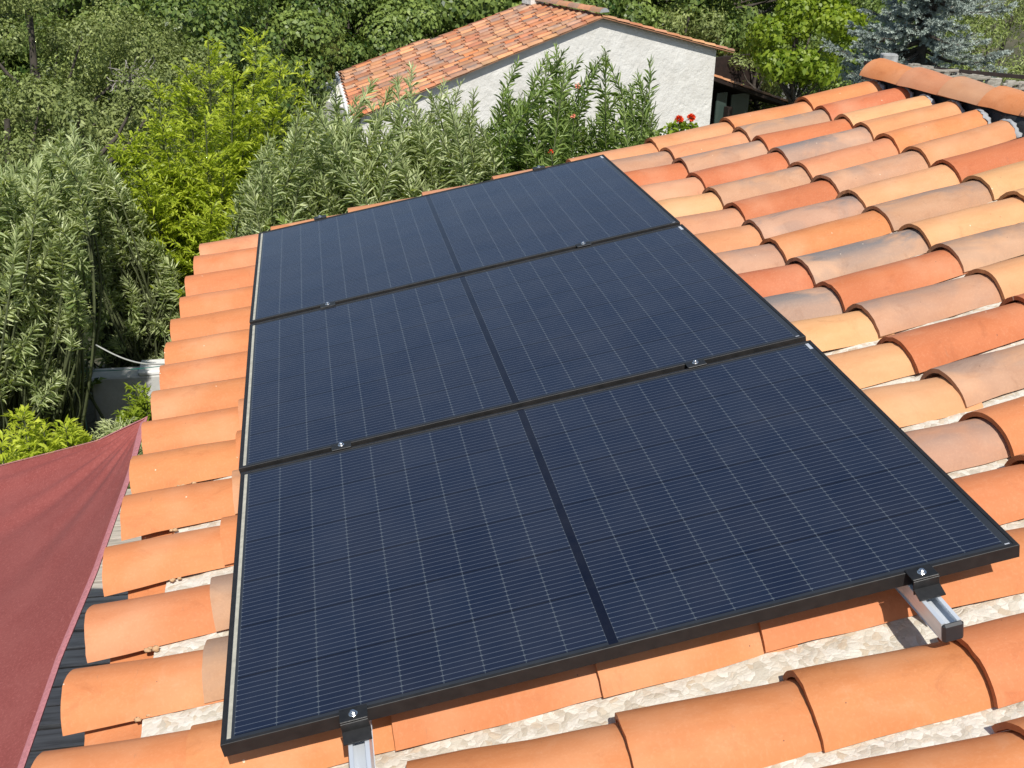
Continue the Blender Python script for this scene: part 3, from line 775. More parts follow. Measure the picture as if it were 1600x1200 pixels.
OH = .20                                        # verge overhang in front of the gable wall
dep = 2.75
xl, xr = -LL+.25, 1.84*SC
m_ = MB()
def hp(L): return [H(a, b_, c_) for a, b_, c_ in L]
top = lambda a: (-(-a)*tl if a < 0 else -a*tr)-.052
ga = [(xl, top(xl)), (0, -.052), (xr, top(xr)), (xr, -GB), (xl, -GB)]
nA = 14
V = hp([(a, OH, c_) for a, c_ in ga]+[(a, dep, c_) for a, c_ in ga])
m_.add(V, [[0, 1, 2, 3, 4][::-1], [5, 6, 7, 8, 9]]+[(i, (i+1) % 5, (i+1) % 5+5, i+5) for i in range(5)])
m_.build('wall', mat_stucco, hs)
ht = Tiles()
PAL = [T_S, T_P, T_P, T_G, T_Y, T_L, T_L, T_O, T_R]
def aged_tint():
    t0 = np.array(PAL[rng.integers(len(PAL))]); t1 = np.array(PAL[rng.integers(len(PAL))]); k = rng.random()*.5
    q = t0*(1-k)+t1*k; q[:3] *= rng.uniform(.72, 1.25); return q
def far_slope(sgn, length, tn, row_w=.205, cl=.37):
    ax = e_*sgn*math.cos(math.atan(tn)) - z_*math.sin(math.atan(tn)); up = np.cross(g_, ax)*(-1)
    if up[2] < 0: up = -up
    Lh = length/math.cos(math.atan(tn)); rows = int((dep+.2)/row_w)
    for r_ in range(rows):
        gg = .1+r_*row_w + (-OH*.0)
        start = Lh if sgn > 0 else Lh - gg*(1.19/2.95)*1.03
        gmax = lambda s_: 2.95-.35*(1-s_/Lh)
        s_ = start
        off = rng.uniform(-.02, .02); s_ = start; first = True
        while s_ > .10:
            s1 = max(s_-(cl*rng.uniform(.55, 1.0) if first else cl*rng.uniform(.93, 1.07)), .02); first = False
            if gg < gmax(s_):
                P0 = H(0, gg, .0)+ax*s_+up*(.045+off*.15); P1 = H(0, gg+rng.normal(0, .006), .0)+ax*(s1-.04)+up*(.022+off*.15)
                ht.tile(P0, P1, up, .070, .052, .056, .040, .014, aged_tint(), ns=2, na=7, inner=False)
                tq = aged_tint(); tq[:3] *= [.80, .70, .70]; h0, h1 = .012, -.004
                VV_ = np.array([H(0, gg+.02, 0)+ax*s_+up*h0, H(0, gg+.185, 0)+ax*s_+up*h0, H(0, gg+.185, 0)+ax*(s1-.02)+up*h1, H(0, gg+.02, 0)+ax*(s1-.02)+up*h1, H(0, gg+.02, 0)+ax*s_+up*(h0-.02), H(0, gg+.185, 0)+ax*s_+up*(h0-.02)])
                ht.put(VV_, [(0, 1, 2, 3), (0, 4, 5, 1)], False, tq, np.stack([(VV_-AP) @ ax, (VV_-AP) @ g_, np.full(6, ht.k*1.3)], 1))
            s_ = s1
    # deck under the covers, with a channel-coloured face
    q = .0
    V = [H(0, .05, -.03), H(0, 2.6, -.03), H(0, 2.95 if sgn < 0 else 2.75, -.03)+ax*(Lh-(1.2 if sgn < 0 else 0)), H(0, .05, -.03)+ax*Lh]
    V2 = [v_-z_*.02 for v_ in V]
    tt = np.array([.36, .19, .11, 0.0]); F = [(0, 1, 2, 3), (7, 6, 5, 4), (0, 4, 5, 1), (1, 5, 6, 2), (2, 6, 7, 3), (3, 7, 4, 0)]
    VV_ = np.array(V+V2)
    ht.put(VV_, F, False, tt, np.stack([(VV_-AP) @ ax, (VV_-AP) @ g_, np.zeros(8)], 1))
far_slope(-1, LL, tl); far_slope(1, LR, tr)
ro = ht.build('roof', mat_tile_old, hs)
rc = Tiles()
for i in range(7):
    rc.tile(H(0, .02+i*.38, .16), H(0, .02+(i+1)*.38+.05, .145), z_, .13, .09, .115, .08, .014, aged_tint(), ns=2, na=9, inner=False)
rc_o = rc.build('ridge_caps', mat_tile_old, hs)
m_ = MB(); x, z = arc(.128, .088, 9)
V = [H(a, .03, .158+c_) for a, c_ in zip(x, z)]+[H(0, .03, .07)]
m_.add(V, [(i, i+1, 9) for i in range(8)]+[]); V = [H(a, .012, .158+c_) for a, c_ in zip(x, z)]
m_.add(V, [tuple(range(9))]); m_.build('ridge_mortar', mat_grey_mortar, hs)
m_ = MB(); m_.box(H(-.05, 2.5, .45), (.36, .36, .95), ax=[e_, g_, z_], bevel=.01); m_.box(H(-.05, 2.5, .96), (.46, .46, .07), ax=[e_, g_, z_], bevel=.01)
ck = m_.build('chimney', mat_stucco, hs)
# gutter, fascia and downpipe at the left eave
P0 = H(-LL-.02, -.02, -LL*tl-.06); P1 = H(-LL+1.19, 2.95, -(LL-1.19)*tl-.06)
m_ = MB(); dgu = (P1-P0)/np.linalg.norm(P1-P0); sd = np.cross(dgu, z_)
m_.box((P0+P1)/2-sd*.05*np.sign(sd @ e_), (np.linalg.norm(P1-P0), .10, .12), ax=[dgu, sd, z_], bevel=.02)
m_.tube([P1-e_*.02+z_*-.05, P1+e_*.35-z_*.35, P1+e_*.4-z_*2.8], .05, 8)
m_.build('gutter', mat_whitep, hs)
# flashing strip along the right verge corbel
# lean-to canopies right of the gable
cn = thing('garden_canopy', 'low tiled lean-to with dark timber underside beside the white house', 'lean-to', tuple(H(3.9, 1.0, -GB)))
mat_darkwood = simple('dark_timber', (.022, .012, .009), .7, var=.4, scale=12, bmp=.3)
mat_glass, t, b = newmat('greenish_window'); b.inputs['Base Color'].default_value = (.05, .075, .065, 1); b.inputs['Roughness'].default_value = .08
b.inputs['Specular IOR Level'].default_value = .8
def leanto(x0, y0, x1, y1, gg, depth, wallmat, par):
    a0, c0 = on_plane(x0, y0, gg); a1, c1 = on_plane(x1, y1, gg)
    sl = (c1-c0)/(a1-a0); ax = e_+z_*sl; L_ = np.linalg.norm(ax)*(a1-a0); ax /= np.linalg.norm(ax); up = np.cross(ax, g_); up = up if up[2] > 0 else -up
    tt = Tiles(); n = int(L_/.37)+1; rows = max(1, int(depth/.205))
    for r_ in range(rows):
        for i in range(n):
            s1 = L_*(i+1)/n; s0 = L_*i/n-.04
            tt.tile(H(a0, gg+.1+r_*.205, c0)+ax*s1+up*.03, H(a0, gg+.1+r_*.205, c0)+ax*s0+up*.01, up, .1, .055, .08, .045, .014, aged_tint(), ns=2, na=7, inner=False)
    tt.build('roof', mat_tile_old, par)
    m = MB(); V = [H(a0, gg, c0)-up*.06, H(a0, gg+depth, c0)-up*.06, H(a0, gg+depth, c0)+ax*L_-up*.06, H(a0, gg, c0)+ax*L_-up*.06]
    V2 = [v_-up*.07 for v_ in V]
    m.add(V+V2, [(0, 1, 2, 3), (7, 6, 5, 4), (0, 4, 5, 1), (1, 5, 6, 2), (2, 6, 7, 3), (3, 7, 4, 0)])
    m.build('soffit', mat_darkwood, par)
    return a0, c0, a1, c1, ax
a0, c0, a1, c1, axx = leanto(1100, 111, 1262, 168, .35, 2.2, None, cn)
m_ = MB(); zb_ = -GB+.0
for xx in (1138, 1300): 
    m_ = MB(); pa, pc = on_plane(xx, 170, .6); m_.box(H(pa, .6, (pc-.6-GB)/2+.35), (.14, .14, (pc+GB)), ax=[e_, g_, z_]); m_.build('post', mat_darkwood, cn)
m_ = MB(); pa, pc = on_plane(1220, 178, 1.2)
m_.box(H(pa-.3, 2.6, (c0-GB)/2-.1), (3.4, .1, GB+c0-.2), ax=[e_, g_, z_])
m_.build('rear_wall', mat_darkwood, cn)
for xa, xb in ((1119, 1132), (1142, 1166)):
    A0, C0 = on_plane(xa, 158, .7); A1, C1 = on_plane(xb, 190, .7)
    m_ = MB(); m_.box(H((A0+A1)/2, .7, C1-.1+.25), (A1-A0, .03, 1.1), ax=[e_, g_, z_]); m_.build('window', mat_glass, cn)
cn2 = thing('garden_outhouse', 'small pale outhouse with a tiled verge behind the lean-to canopy', 'outhouse', tuple(H(4.5, 4.4, -GB)))
a0, c0, a1, c1, axx = leanto(1105, 92, 1213, 131, 3.4, 1.4, None, cn2)
m_ = MB(); aw = on_plane(1172, 125, 3.6)[0]
V = hp([(a0, 3.6, c0-.12), (aw, 3.6, c0+(c1-c0)*(aw-a0)/(a1-a0)-.12), (aw, 3.6, -GB), (a0, 3.6, -GB)]); V2 = [v_+g_*1.1 for v_ in V]
m_.add(V+V2, [(3, 2, 1, 0), (4, 5, 6, 7), (0, 1, 5, 4), (1, 2, 6, 5), (2, 3, 7, 6), (3, 0, 4, 7)]); m_.build('wall', mat_stucco, cn2)

# ------------------------------------------------------------------ grey boundary wall, fence and old roof behind our ridge
m_ = MB()
PA = at(1110, 92, Y=27); PB = at(1420, 60, Y=30)
d_ = (PB-PA); d_[2] = 0; L_ = np.linalg.norm(d_); d_ /= L_; s2 = np.cross(d_, z_)
zg = -5.3
m_.box((PA+d_*L_/2)*[1, 1, 0]+z_*((PA[2]+zg)/2-.1), (L_+2, .2, PA[2]-zg), ax=[d_, s2, z_], bevel=.01)
o = m_.build('boundary_wall', simple('grey_cement', (.30, .30, .29), .95, var=.25, scale=2.5, bmp=.4), None, origin=(PA+PB)/2*[1, 1, 0]+z_*zg)  # even mid-grey cement with random mottling
tag(o, 'grey cement boundary wall behind the climbing shrub', 'wall')

mat_oldwood, t, b = newmat('bleached_old_wood'); p = geo_pos(t)
gr = noise(t, nd(t, 'ShaderNodeVectorMath', {0: p, 1: (3, 9, 30)}, operation='MULTIPLY').outputs[0], 1, 8, .75)
t.links.new(ramp(t, gr, [(.3, (.10, .085, .065)), (.52, (.33, .30, .25)), (.75, (.58, .55, .48))]), b.inputs['Base Color']); b.inputs['Roughness'].default_value = .9
bump(t, b, gr, .8, .02)
fn = thing('garden_fence', 'dark rail fence with a pale concrete post behind the ridge', 'fence', tuple(at(1390, 100, Y=12.0)*[1, 1, 0]+z_*-4))
m_ = MB(); q = at(1390, 84, Y=12.0); m_.box(q-z_*1.6, (.19, .16, 3.2), ax=[RIGHT*[1, 1, 0], np.cross(z_, RIGHT*[1, 1, 0]), z_], bevel=.012); m_.build('post', simple('weathered_post', (.36, .36, .35), .9, var=.35, scale=9, bmp=.4), fn)
m_ = MB(); A = at(1352, 92, Y=12.1); B = at(1640, 118, Y=12.6); dd = B-A; L_ = np.linalg.norm(dd); dd /= L_; ss = np.cross(dd, z_); ss /= np.linalg.norm(ss); u3 = np.cross(ss, dd)
m_.box((A+B)/2-z_*.05, (L_, .04, .05), ax=[dd, ss, u3]); m_.build('rail', mat_darkwood, fn)
m_ = MB(); m_.box((A+B)/2-z_*.22, (L_, .05, .07), ax=[dd, ss, u3]); m_.build('rail', mat_darkwood, fn)
bw = MB()
nrm0 = lambda a: np.asarray(a)/np.linalg.norm(a)
A = at(1405, 102, Y=9.5); B = at(1650, 142, Y=9.9)
for i in range(34):
    f = i/33; c_ = A*(1-f)+B*f; hgt = rng.uniform(.02, .07)
    bw.box(c_+np.array([rng.normal(0, .02), rng.normal(0, .03), -1.72+hgt*.6]), (rng.uniform(.03, .09), .03+rng.uniform(0, .03), 3.4), ax=[dd, ss, u3], bevel=.006)
for i in range(60):
    f = rng.random(); c_ = A*(1-f)+B*f-z_*rng.uniform(-.03, .18)-ss*.0+np.array([0, -.04, 0])
    bw.box(c_, (rng.uniform(.12, .5), .03, rng.uniform(.012, .03)), ax=[nrm0(dd+[0, 0, rng.normal(0, .10)]), ss, u3], bevel=.004)
o = bw.build('brushwood_screen', mat_oldwood, None, origin=(A+B)/2-z_*3.4)
tag(o, 'bleached broken wooden screen just behind the ridge tiles at far right', 'screen')

# ------------------------------------------------------------------ vegetation
def nrm(a): return a/(np.linalg.norm(a, axis=-1, keepdims=True)+1e-12)

def leaf_mesh(name, P, D, L, W, mat, parent, droop=.15, fold=.25, five=True, tint=None, jit=.5, nh=None):
    n = len(P); P = np.asarray(P); D = nrm(np.asarray(D))
    L = np.broadcast_to(L, (n,))[:, None]; W = np.broadcast_to(W, (n,))[:, None]
    upv = nrm((np.array([0, 0, 1.0]) if nh is None else nh) + rng.normal(0, jit, (n, 3)))
    S = nrm(np.cross(D, upv)); N = np.cross(S, D)
    tip = P + D*L - np.array([0, 0, 1.0])*L*droop*rng.random((n, 1))*1.4
    if five:                                    # lance-shaped, folded along the midrib
        dr = np.array([0, 0, 1.0])*L*droop*rng.random((n, 1))*1.4
        m1 = P + D*L*.30; m2 = P + D*L*.70 - dr*.4
        a1 = m1 + S*W*.5 + N*W*fold; b1 = m1 - S*W*.5 + N*W*fold
        a2 = m2 + S*W*.40 + N*W*fold*.8; b2 = m2 - S*W*.40 + N*W*fold*.8
        V = np.stack([P, a1, a2, tip, b2, b1], 1).reshape(-1, 3)
        i = np.arange(n)[:, None]*6
        F = np.concatenate([i+np.array([[0, 1, 2, 3]]), i+np.array([[0, 3, 4, 5]])]); k = 6
    else:
        mid = P + D*L*.48
        a = mid + S*W/2 + N*W*fold; b_ = mid - S*W/2 + N*W*fold
        V = np.stack([P, a, tip, b_], 1).reshape(-1, 3); i = np.arange(n)[:, None]*4; F = i+np.array([[0, 1, 2, 3]]); k = 4
    if tint is None: tint = rng.random(n)
    return mesh_obj(name, V, F, mat, parent, attrs={'tint': np.repeat(np.clip(tint, 0, 1), k)})

mat_bark = simple('bark', (.07, .058, .045), .9, var=.35, scale=14, bmp=.5)
mat_twig = simple('green_stems', (.085, .10, .04), .8, var=.3, scale=14, bmp=.2)
mat_olea = leafmat('oleander_leaves', (.200, .275, .090), (.640, .690, .380), .36, .36, .55)
mat_olea_d = leafmat('oleander_leaves_dark', (.110, .190, .040), (.360, .460, .140), .38, .36, .5)
mat_yel = leafmat('yellow_green_leaves', (.215, .310, .016), (.620, .680, .075), .42, .42, .4)
mat_oak = leafmat('grey_oak_leaves', (.070, .105, .024), (.380, .430, .150), .5, .25, .3)
mat_dkt = leafmat('deep_green_leaves', (.026, .066, .010), (.290, .375, .090), .42, .24, .4)
mat_lime = leafmat('lime_leaves', (.12, .21, .012), (.34, .42, .040), .45, .4, .4)
mat_spruce = leafmat('blue_spruce_needles', (.17, .215, .185), (.50, .565, .50), .6, .05, .2, tcol=(.8, .9, .7, 1))
mat_olive = leafmat('olive_green_leaves', (.12, .165, .035), (.36, .42, .13), .5, .2, .4)
mat_red = simple('scarlet_petals', (.75, .075, .02), .5, var=.25, scale=60, bmp=0)
mat_pink = simple('salmon_petals', (.80, .25, .16), .5, var=.2, scale=60, bmp=0)

def stems_shrub(name, label, cat, base, tips, lm, leaf=(.125, .021), whorl=.0205, start=.35, spread=.10, group=None, extra=0, tipup=True, per=3, bend=.32, cut=None):
    """shrub of upright shoots with long narrow leaves in whorls"""
    base = np.array(base, float); tips = np.array(tips, float)
    root = thing(name, label, cat, tuple(base), group)
    st = MB(); LP = []; LD = []; LL_ = []; LW = []; TN = []
    for tp in tips:
        b0 = base + np.append(rng.normal(0, spread, 2), 0)
        out = (tp-b0)*[1, 1, 0]
        dv = nrm(np.array([rng.normal(0, bend), rng.normal(0, bend), 1.0])+out*.25); c1 = tp - dv*np.linalg.norm(tp-b0)*(.5 if bend < .5 else .32)
        tt = np.linspace(0, 1, 14)[:, None]
        P = b0*(1-tt)**2 + 2*c1*tt*(1-tt) + tp*tt**2
        st.tube(P, np.linspace(.013, .0035, 14), 5, cap=False)
        Ln = np.linalg.norm(np.diff(P, axis=0), axis=1).sum()
        m = int(Ln*(1-start)/whorl); s = np.linspace(start, 1.0, m)
        s = np.clip(s+rng.normal(0, .004, m), 0, 1)
        Pq = np.stack([np.interp(s, tt[:, 0], P[:, i]) for i in range(3)], 1)
        T = nrm(np.gradient(Pq, axis=0) if m > 2 else np.tile(tp-b0, (m, 1)))
        A = nrm(np.cross(T, [0.3, .1, 1.0])+1e-4); B = np.cross(T, A); ph = rng.random()*6 + np.arange(m)*1.05 + rng.normal(0, .35, m)
        tone = rng.uniform(-.15, .15)
        for k in range(per):
            a = ph+k*2*math.pi/per+rng.normal(0, .25, m)
            rd = A*np.cos(a)[:, None]+B*np.sin(a)[:, None]
            k1 = 1.0 - .62*np.clip((s-.86)/.14, 0, 1)            # younger leaves stand up at the tip
            D = nrm(rd*k1[:, None]*rng.uniform(.7, 1.3, (m, 1)) + T*rng.uniform(.35, 1.35, (m, 1)) + rng.normal(0, .12, (m, 3)))
            LP.append(Pq); LD.append(D); sz = leaf[0]*rng.uniform(.65, 1.15, m)*(1-.35*np.clip((s-.93)/.07, 0, 1))
            LL_.append(sz); LW.append(leaf[1]*rng.uniform(.8, 1.2, m)*sz/leaf[0]); TN.append(.45+tone+.25*(s-.5)+rng.normal(0, .2, m))
    st.build('stems', mat_twig, root)
    LP, LD, LL_, LW, TN = (np.concatenate(q) for q in (LP, LD, LL_, LW, TN))
    if cut:                                     # bare legs low down on the side of the garden block
        ok = ~((LP[:, 0] > cut[0]) & (LP[:, 2] < cut[1])); LP, LD, LL_, LW, TN = LP[ok], LD[ok], LL_[ok], LW[ok], TN[ok]
    leaf_mesh('foliage', LP, LD, LL_, LW, lm, root, droop=.22, tint=TN, jit=.5)
    return root

def px_tips(n, x0, x1, ytop, ybot, Y0, Y1):
    """n shoot tips spread through a volume seen between the given sight lines; ytop(x) is the skyline"""
    out = []
    for _ in range(int(n*1.12)):
        x = rng.uniform(x0, x1); Y = rng.uniform(Y0, Y1); f = rng.random()**1.15
        yt = ytop(x); y = yt+(ybot-yt)*f
        out.append(at(x, y, Y=Y))
    return out

def gz(x, y): return float(ground_z(x, y))
def sky(xs_, ys_): return lambda x: float(np.interp(x, xs_, ys_))

# oleander hedge behind the roof: five shrubs
OG = 'oleander shrubs of the hedge behind the roof'
def olea(label, x0, x1, peaks, skyf, ybot, Y0, Y1, n, lm=mat_olea, leaf=(.118, .0128), yb=None):
    tips = [at(px, py, Y=rng.uniform(Y0, Y1)) for px, py in peaks]
    tips += px_tips(n, x0, x1, skyf, ybot, Y0, Y1)
    c_ = at((x0+x1)/2, ybot, Y=(Y0+Y1)/2)
    tips = [tp+[rng.normal(0, .03), rng.normal(0, .05), 0] for tp in tips]
    return stems_shrub('oleander', label, 'shrub', (c_[0], (Y0+Y1)/2, gz(c_[0], (Y0+Y1)/2)), tips, lm, leaf, group=OG, start=.5, bend=.45)
olea('tall dark oleander before the gable apex with straight narrow-leaved shoots', 885, 1015,
     [(947, 80), (933, 92), (962, 96), (1009, 92), (990, 118), (975, 135), (905, 92), (1003, 130), (940, 110), (950, 140)],
     sky([885, 930, 960, 1015], [150, 120, 120, 190]), 250, 6.4, 7.4, 34, mat_olea_d)
olea('tall dark oleander left of the gable centre with bunched upright shoots', 765, 895,
     [(802, 93), (838, 90), (871, 74), (892, 82), (779, 142), (820, 120), (855, 105), (880, 100), (795, 150), (862, 90)],
     sky([765, 800, 870, 895], [200, 140, 110, 130]), 275, 6.3, 7.3, 44, mat_olea_d)
olea('pale oleander in front of the gable verge, its shoots crossing the wall', 640, 775,
     [(696, 128), (720, 134), (668, 142), (738, 150), (708, 150), (683, 165), (755, 190)],
     sky([640, 690, 730, 775], [190, 170, 170, 230]), 300, 6.0, 7.2, 70)
olea('oleander whose tallest shoots stand before the far tile roof', 520, 650,
     [(634, 105), (593, 128), (557, 156), (612, 150), (625, 125), (603, 140), (640, 130), (575, 165)],
     sky([520, 560, 610, 650], [200, 180, 170, 190]), 325, 5.8, 7.1, 76)
olea('broad pale oleander beside the yellow-green bush', 385, 530,
     [(510, 138), (483, 150), (498, 160), (525, 165), (455, 190), (430, 215), (470, 175)],
     sky([385, 430, 480, 530], [290, 215, 180, 180]), 350, 5.6, 6.9, 84)
# big oleander at the left edge
tips = [at(px, py, Y=rng.uniform(5.6, 6.6)) for px, py in [(95, 208), (115, 202), (75, 228), (125, 222), (10, 262), (35, 268), (60, 262)]]
tips += px_tips(330, -70, 122, sky([-60, 0, 70, 110, 140], [280, 270, 235, 215, 230]), 600, 5.0, 6.7)
c_ = at(-30, 560, Y=5.9)
stems_shrub('oleander', 'large silvery oleander filling the left edge above the sail', 'shrub', (c_[0], 5.9, gz(c_[0], 5.9)), tips, mat_olea, (.098, .0120), start=.76, whorl=.0145, spread=.25, per=3, bend=.55, cut=(-1.38, -1.25))
tips = [at(px, py, Y=7.0) for px, py in [(140, 222), (165, 258), (190, 298), (150, 240)]]
tips += px_tips(210, 115, 284, sky([115, 160, 200, 240, 282], [235, 250, 310, 372, 440]), 555, 6.95, 7.6)
c_ = at(215, 470, Y=7.6)
stems_shrub('oleander', 'silvery oleander spilling over the garden block between the left edge and the golden bush', 'shrub', (c_[0], 7.6, gz(c_[0], 7.6)), tips, mat_olea, (.100, .0125), start=.78, whorl=.015, spread=.2, per=3, bend=.6)

def leader_shrub(name, label, cat, base, leaders, lm, leaf=(.05, .014), side=.38, nb=46, per=13, group=None, low=.25, flat=.9, upw=.55, stemmat=None, leaf_tone=.5, five=False):
    """bush of several leaders, each a tapering plume of leafy side twigs"""
    base = np.array(base, float); root = thing(name, label, cat, tuple(base), group)
    st = MB(); LP = []; LD = []; LL_ = []; TN = []
    for ld in leaders:
        tp, wid = np.array(ld[0], float), ld[1]
        b0 = base + np.append(rng.normal(0, .12, 2), 0)
        c1 = b0 + (tp-b0)*.45 + (tp-b0)*[.18, .18, 0]
        tt = np.linspace(0, 1, 12)[:, None]; P = b0*(1-tt)**2 + 2*c1*tt*(1-tt) + tp*tt**2
        st.tube(P, np.linspace(.022, .004, 12), 5, cap=False)
        s = np.sort(rng.uniform(low, 1.0, nb)); Pq = np.stack([np.interp(s, tt[:, 0], P[:, i]) for i in range(3)], 1)
        for q in range(nb):
            a = rng.random()*6.283; r_ = side*wid*(1.0-.86*((s[q]-low)/(1-low))**1.6)*rng.uniform(.55, 1.15)+.03
            d = nrm(np.array([math.cos(a), math.sin(a), upw*rng.uniform(.5, 1.4)]))
            m = max(4, int(per*r_/side*1.5)); f = np.linspace(.12, 1, m)
            tw = Pq[q] + d*r_*f[:, None] + z_*(.10*r_*f[:, None]**2)
            if q % 2 == 0: st.tube(np.array([Pq[q], tw[m//2], tw[-1]]), [.004, .003, .0015], 3, cap=False)
            n_ = m*2; LPi = np.repeat(tw, 2, 0)
            sd = nrm(np.cross(d, [0, 0, 1.0])); sg = np.tile([1, -1], m)[:, None]
            D = nrm(d*rng.uniform(.5, 1.1, (n_, 1)) + sd*sg*rng.uniform(.4, 1.1, (n_, 1)) + z_*rng.normal(.25, .35, (n_, 1)) + rng.normal(0, .25, (n_, 3)))
            LP.append(LPi); LD.append(D); LL_.append(leaf[0]*rng.uniform(.6, 1.2, n_)); TN.append(leaf_tone+ld[2]+.25*(s[q]-.6)+rng.normal(0, .16, n_))
    Lz = np.concatenate(LL_)
    st.build('stems', stemmat or mat_twig, root)
    leaf_mesh('foliage', np.concatenate(LP), np.concatenate(LD), Lz, Lz*leaf[1]/leaf[0], lm, root, droop=.3, tint=np.concatenate(TN), five=five, jit=.6)
    return root

# yellow-green bush
YB = 8.2
lead = [((402, 50), 1.0), ((325, 62), 1.15), ((246, 130), 1.0), ((440, 95), .8), ((290, 110), 1.2), ((365, 110), 1.2), ((200, 215), 1.0), ((255, 200), 1.3),
        ((320, 180), 1.4), ((385, 180), 1.2), ((430, 150), 1.0), ((225, 280), 1.2), ((290, 270), 1.4), ((350, 260), 1.4), ((180, 235), .8), ((410, 250), 1.1), ((250, 340), 1.2), ((330, 330), 1.3), ((370, 330), 1.0)]
leaders = [(at(x_, y_, Y=YB-1.0*min(1, max(0, (y_-60)/260))+rng.uniform(-.5, .5)), w_, rng.uniform(-.12, .18)) for (x_, y_), w_ in lead]
c_ = at(310, 400, Y=YB)
leader_shrub('golden_bush', 'bright yellow-green feathery bush between two oleanders', 'bush', (c_[0], YB, gz(c_[0], YB)), leaders, mat_yel, (.066, .017), side=.42, nb=110, per=18, low=.22)
leader_shrub('golden_sapling', 'thin yellow-tipped sprig against the dark trees left of the white house', 'bush', (at(474, 300, Y=9)[0], 9, gz(1, 9)),
             [(at(474, 98, Y=9), .55, .15), (at(460, 150, Y=9), .6, .05), (at(486, 165, Y=9), .5, 0)], mat_yel, (.07, .019), side=.36, nb=60, per=16, low=.35)
# low sprigs at lower left, by the sail
def low(label, px, py, Y, w_=1.0, lm=mat_yel, n=6, leaf=(.06, .016), tone=0.0, dx=60, dy=60):
    ls = [(at(px+rng.uniform(-dx, dx), py+abs(rng.normal(0, dy)), Y=Y+rng.uniform(-.4, .4)), w_, tone+rng.uniform(-.1, .1)) for _ in range(n-1)]+[(at(px, py, Y=Y), w_, tone)]
    c_ = at(px, py, Y=Y)
    return leader_shrub('leafy_shrub', label, 'shrub', (c_[0], Y, gz(c_[0], Y)), ls, lm, leaf, side=.24, nb=44, per=12, low=.45, group='small shrubs between sail and garden block')
low('bright yellow-tipped shrub at the left edge right above the sail', 35, 650, 4.6, 1.0, n=8, tone=.1, dx=45)
low('light green shrub above the middle of the sail edge', 112, 668, 5.0, .7, n=6, tone=0, dx=26, dy=15)
low('spindly light green shrub in front of the garden block', 212, 608, 5.9, .55, n=4, lm=mat_lime, tone=.1, dx=22, dy=30)
low('grey-green shrub at the foot of the garden block', 195, 662, 5.3, .6, n=6, lm=mat_olea, leaf=(.07, .009), tone=.1, dx=32, dy=12)
low('dark leafy shrub under the large silvery oleander', 30, 560, 6.8, 1.6, n=12, lm=mat_dkt, leaf=(.075, .03), tone=-.1, dx=75, dy=60)
low('dark leafy shrub between golden bush and tile eave', 285, 410, 7.8, 1.6, n=12, lm=mat_dkt, leaf=(.07, .026), tone=-.1, dx=60, dy=60)
low('leafy shrub along the foot of the hedge behind the panels', 520, 345, 5.0, 1.0, n=8, lm=mat_dkt, leaf=(.06, .024), tone=.15, dx=110, dy=15)

# geranium-like red flowers before the white wall
gfl = at(1070, 215, Y=6.3)
fl = thing('red_flowers', 'two scarlet flower heads on green stalks before the white wall', 'flowers', (gfl[0], 6.3, gz(gfl[0], 6.3)))
m_ = MB(); LP = []; LD = []; hd = []
for k, (px, py, r_) in enumerate(((1061, 187, .027), (1080, 184, .022))):
    h = at(px, py, Y=6.3); hd.append((h, r_))
    bs = np.array([gfl[0]+rng.normal(0, .05), 6.3, gz(gfl[0], 6.3)]); m_.tube(resample([bs, bs*.3+h*.7+[.03, 0, 0], h], 10), np.linspace(.008, .004, 10), 6)
m_.build('stems', mat_twig, fl)
P = []; D = []
for h, r_ in hd:
    n = 90; d = nrm(rng.normal(0, 1, (n, 3))*[1, 1, .8]+[0, 0, .35]); leaf_mesh('flower_head', h+d*r_*.35, d, 0.028, .017, mat_red, fl, droop=.1)
n = 420; P = np.array([at(rng.uniform(1040, 1092), rng.uniform(196, 240), Y=6.3+rng.uniform(-.1, .1)) for _ in range(n)])
leaf_mesh('foliage', P, rng.normal(0, 1, (n, 3))+[0, 0, .4], .05, .026, mat_lime, fl, tint=rng.uniform(.0, .8, n))
# thin bare stems beside it
m_ = MB()
for (xa, ya, xb, yb) in ((1000, 250, 1012, 128), (1012, 250, 1025, 158), (1020, 215, 1030, 185)):
    m_.tube(resample([at(xa, ya, Y=6.2), at((xa+xb)/2-3, (ya+yb)/2, Y=6.2), at(xb, yb, Y=6.2)], 8), .0035, 5)
bs = at(1004, 250, Y=6.2); m_.tube([np.array([bs[0], 6.2, gz(bs[0], 6.2)]), bs], .006, 5)
rd = thing('dry_stalks', 'thin bare stalks leaning against the white wall left of the red flowers', 'plant', (bs[0], 6.2, gz(bs[0], 6.2)))
m_.build('stalks', mat_twig, rd)
n = 260; P = np.array([at(rng.uniform(998, 1034), rng.uniform(205, 250), Y=6.2+rng.uniform(-.1, .1)) for _ in range(n)])
leaf_mesh('leaves', P, rng.normal(0, 1, (n, 3))+[0, 0, .5], .045, .017, mat_dkt, rd, tint=rng.uniform(.2, 1, n))
# oleander blossoms
for (px, py, Y_, lab, r_, mt) in ((902, 133, 6.7, 'salmon oleander blossom beside the tall dark shoots', .03, mat_pink), (861, 238, 6.0, 'scarlet blossom low in the hedge above the farthest panel', .024, mat_red), (895, 181, 6.3, 'small pink blossom in the middle of the hedge', .022, mat_pink)):
    h = at(px, py, Y=Y_); n = 16; d = nrm(rng.normal(0, 1, (n, 3)))
    ft = thing('blossom', lab, 'blossom', tuple(h), 'blossoms in the oleander hedge')
    leaf_mesh('petals', h+d*r_*.3, d, r_*.7, r_*.5, mt, ft)
    mm = MB(); mm.tube([h, h-z_*.12+[.02, .02, 0]], .003, 5); mm.build('stem', mat_twig, ft)

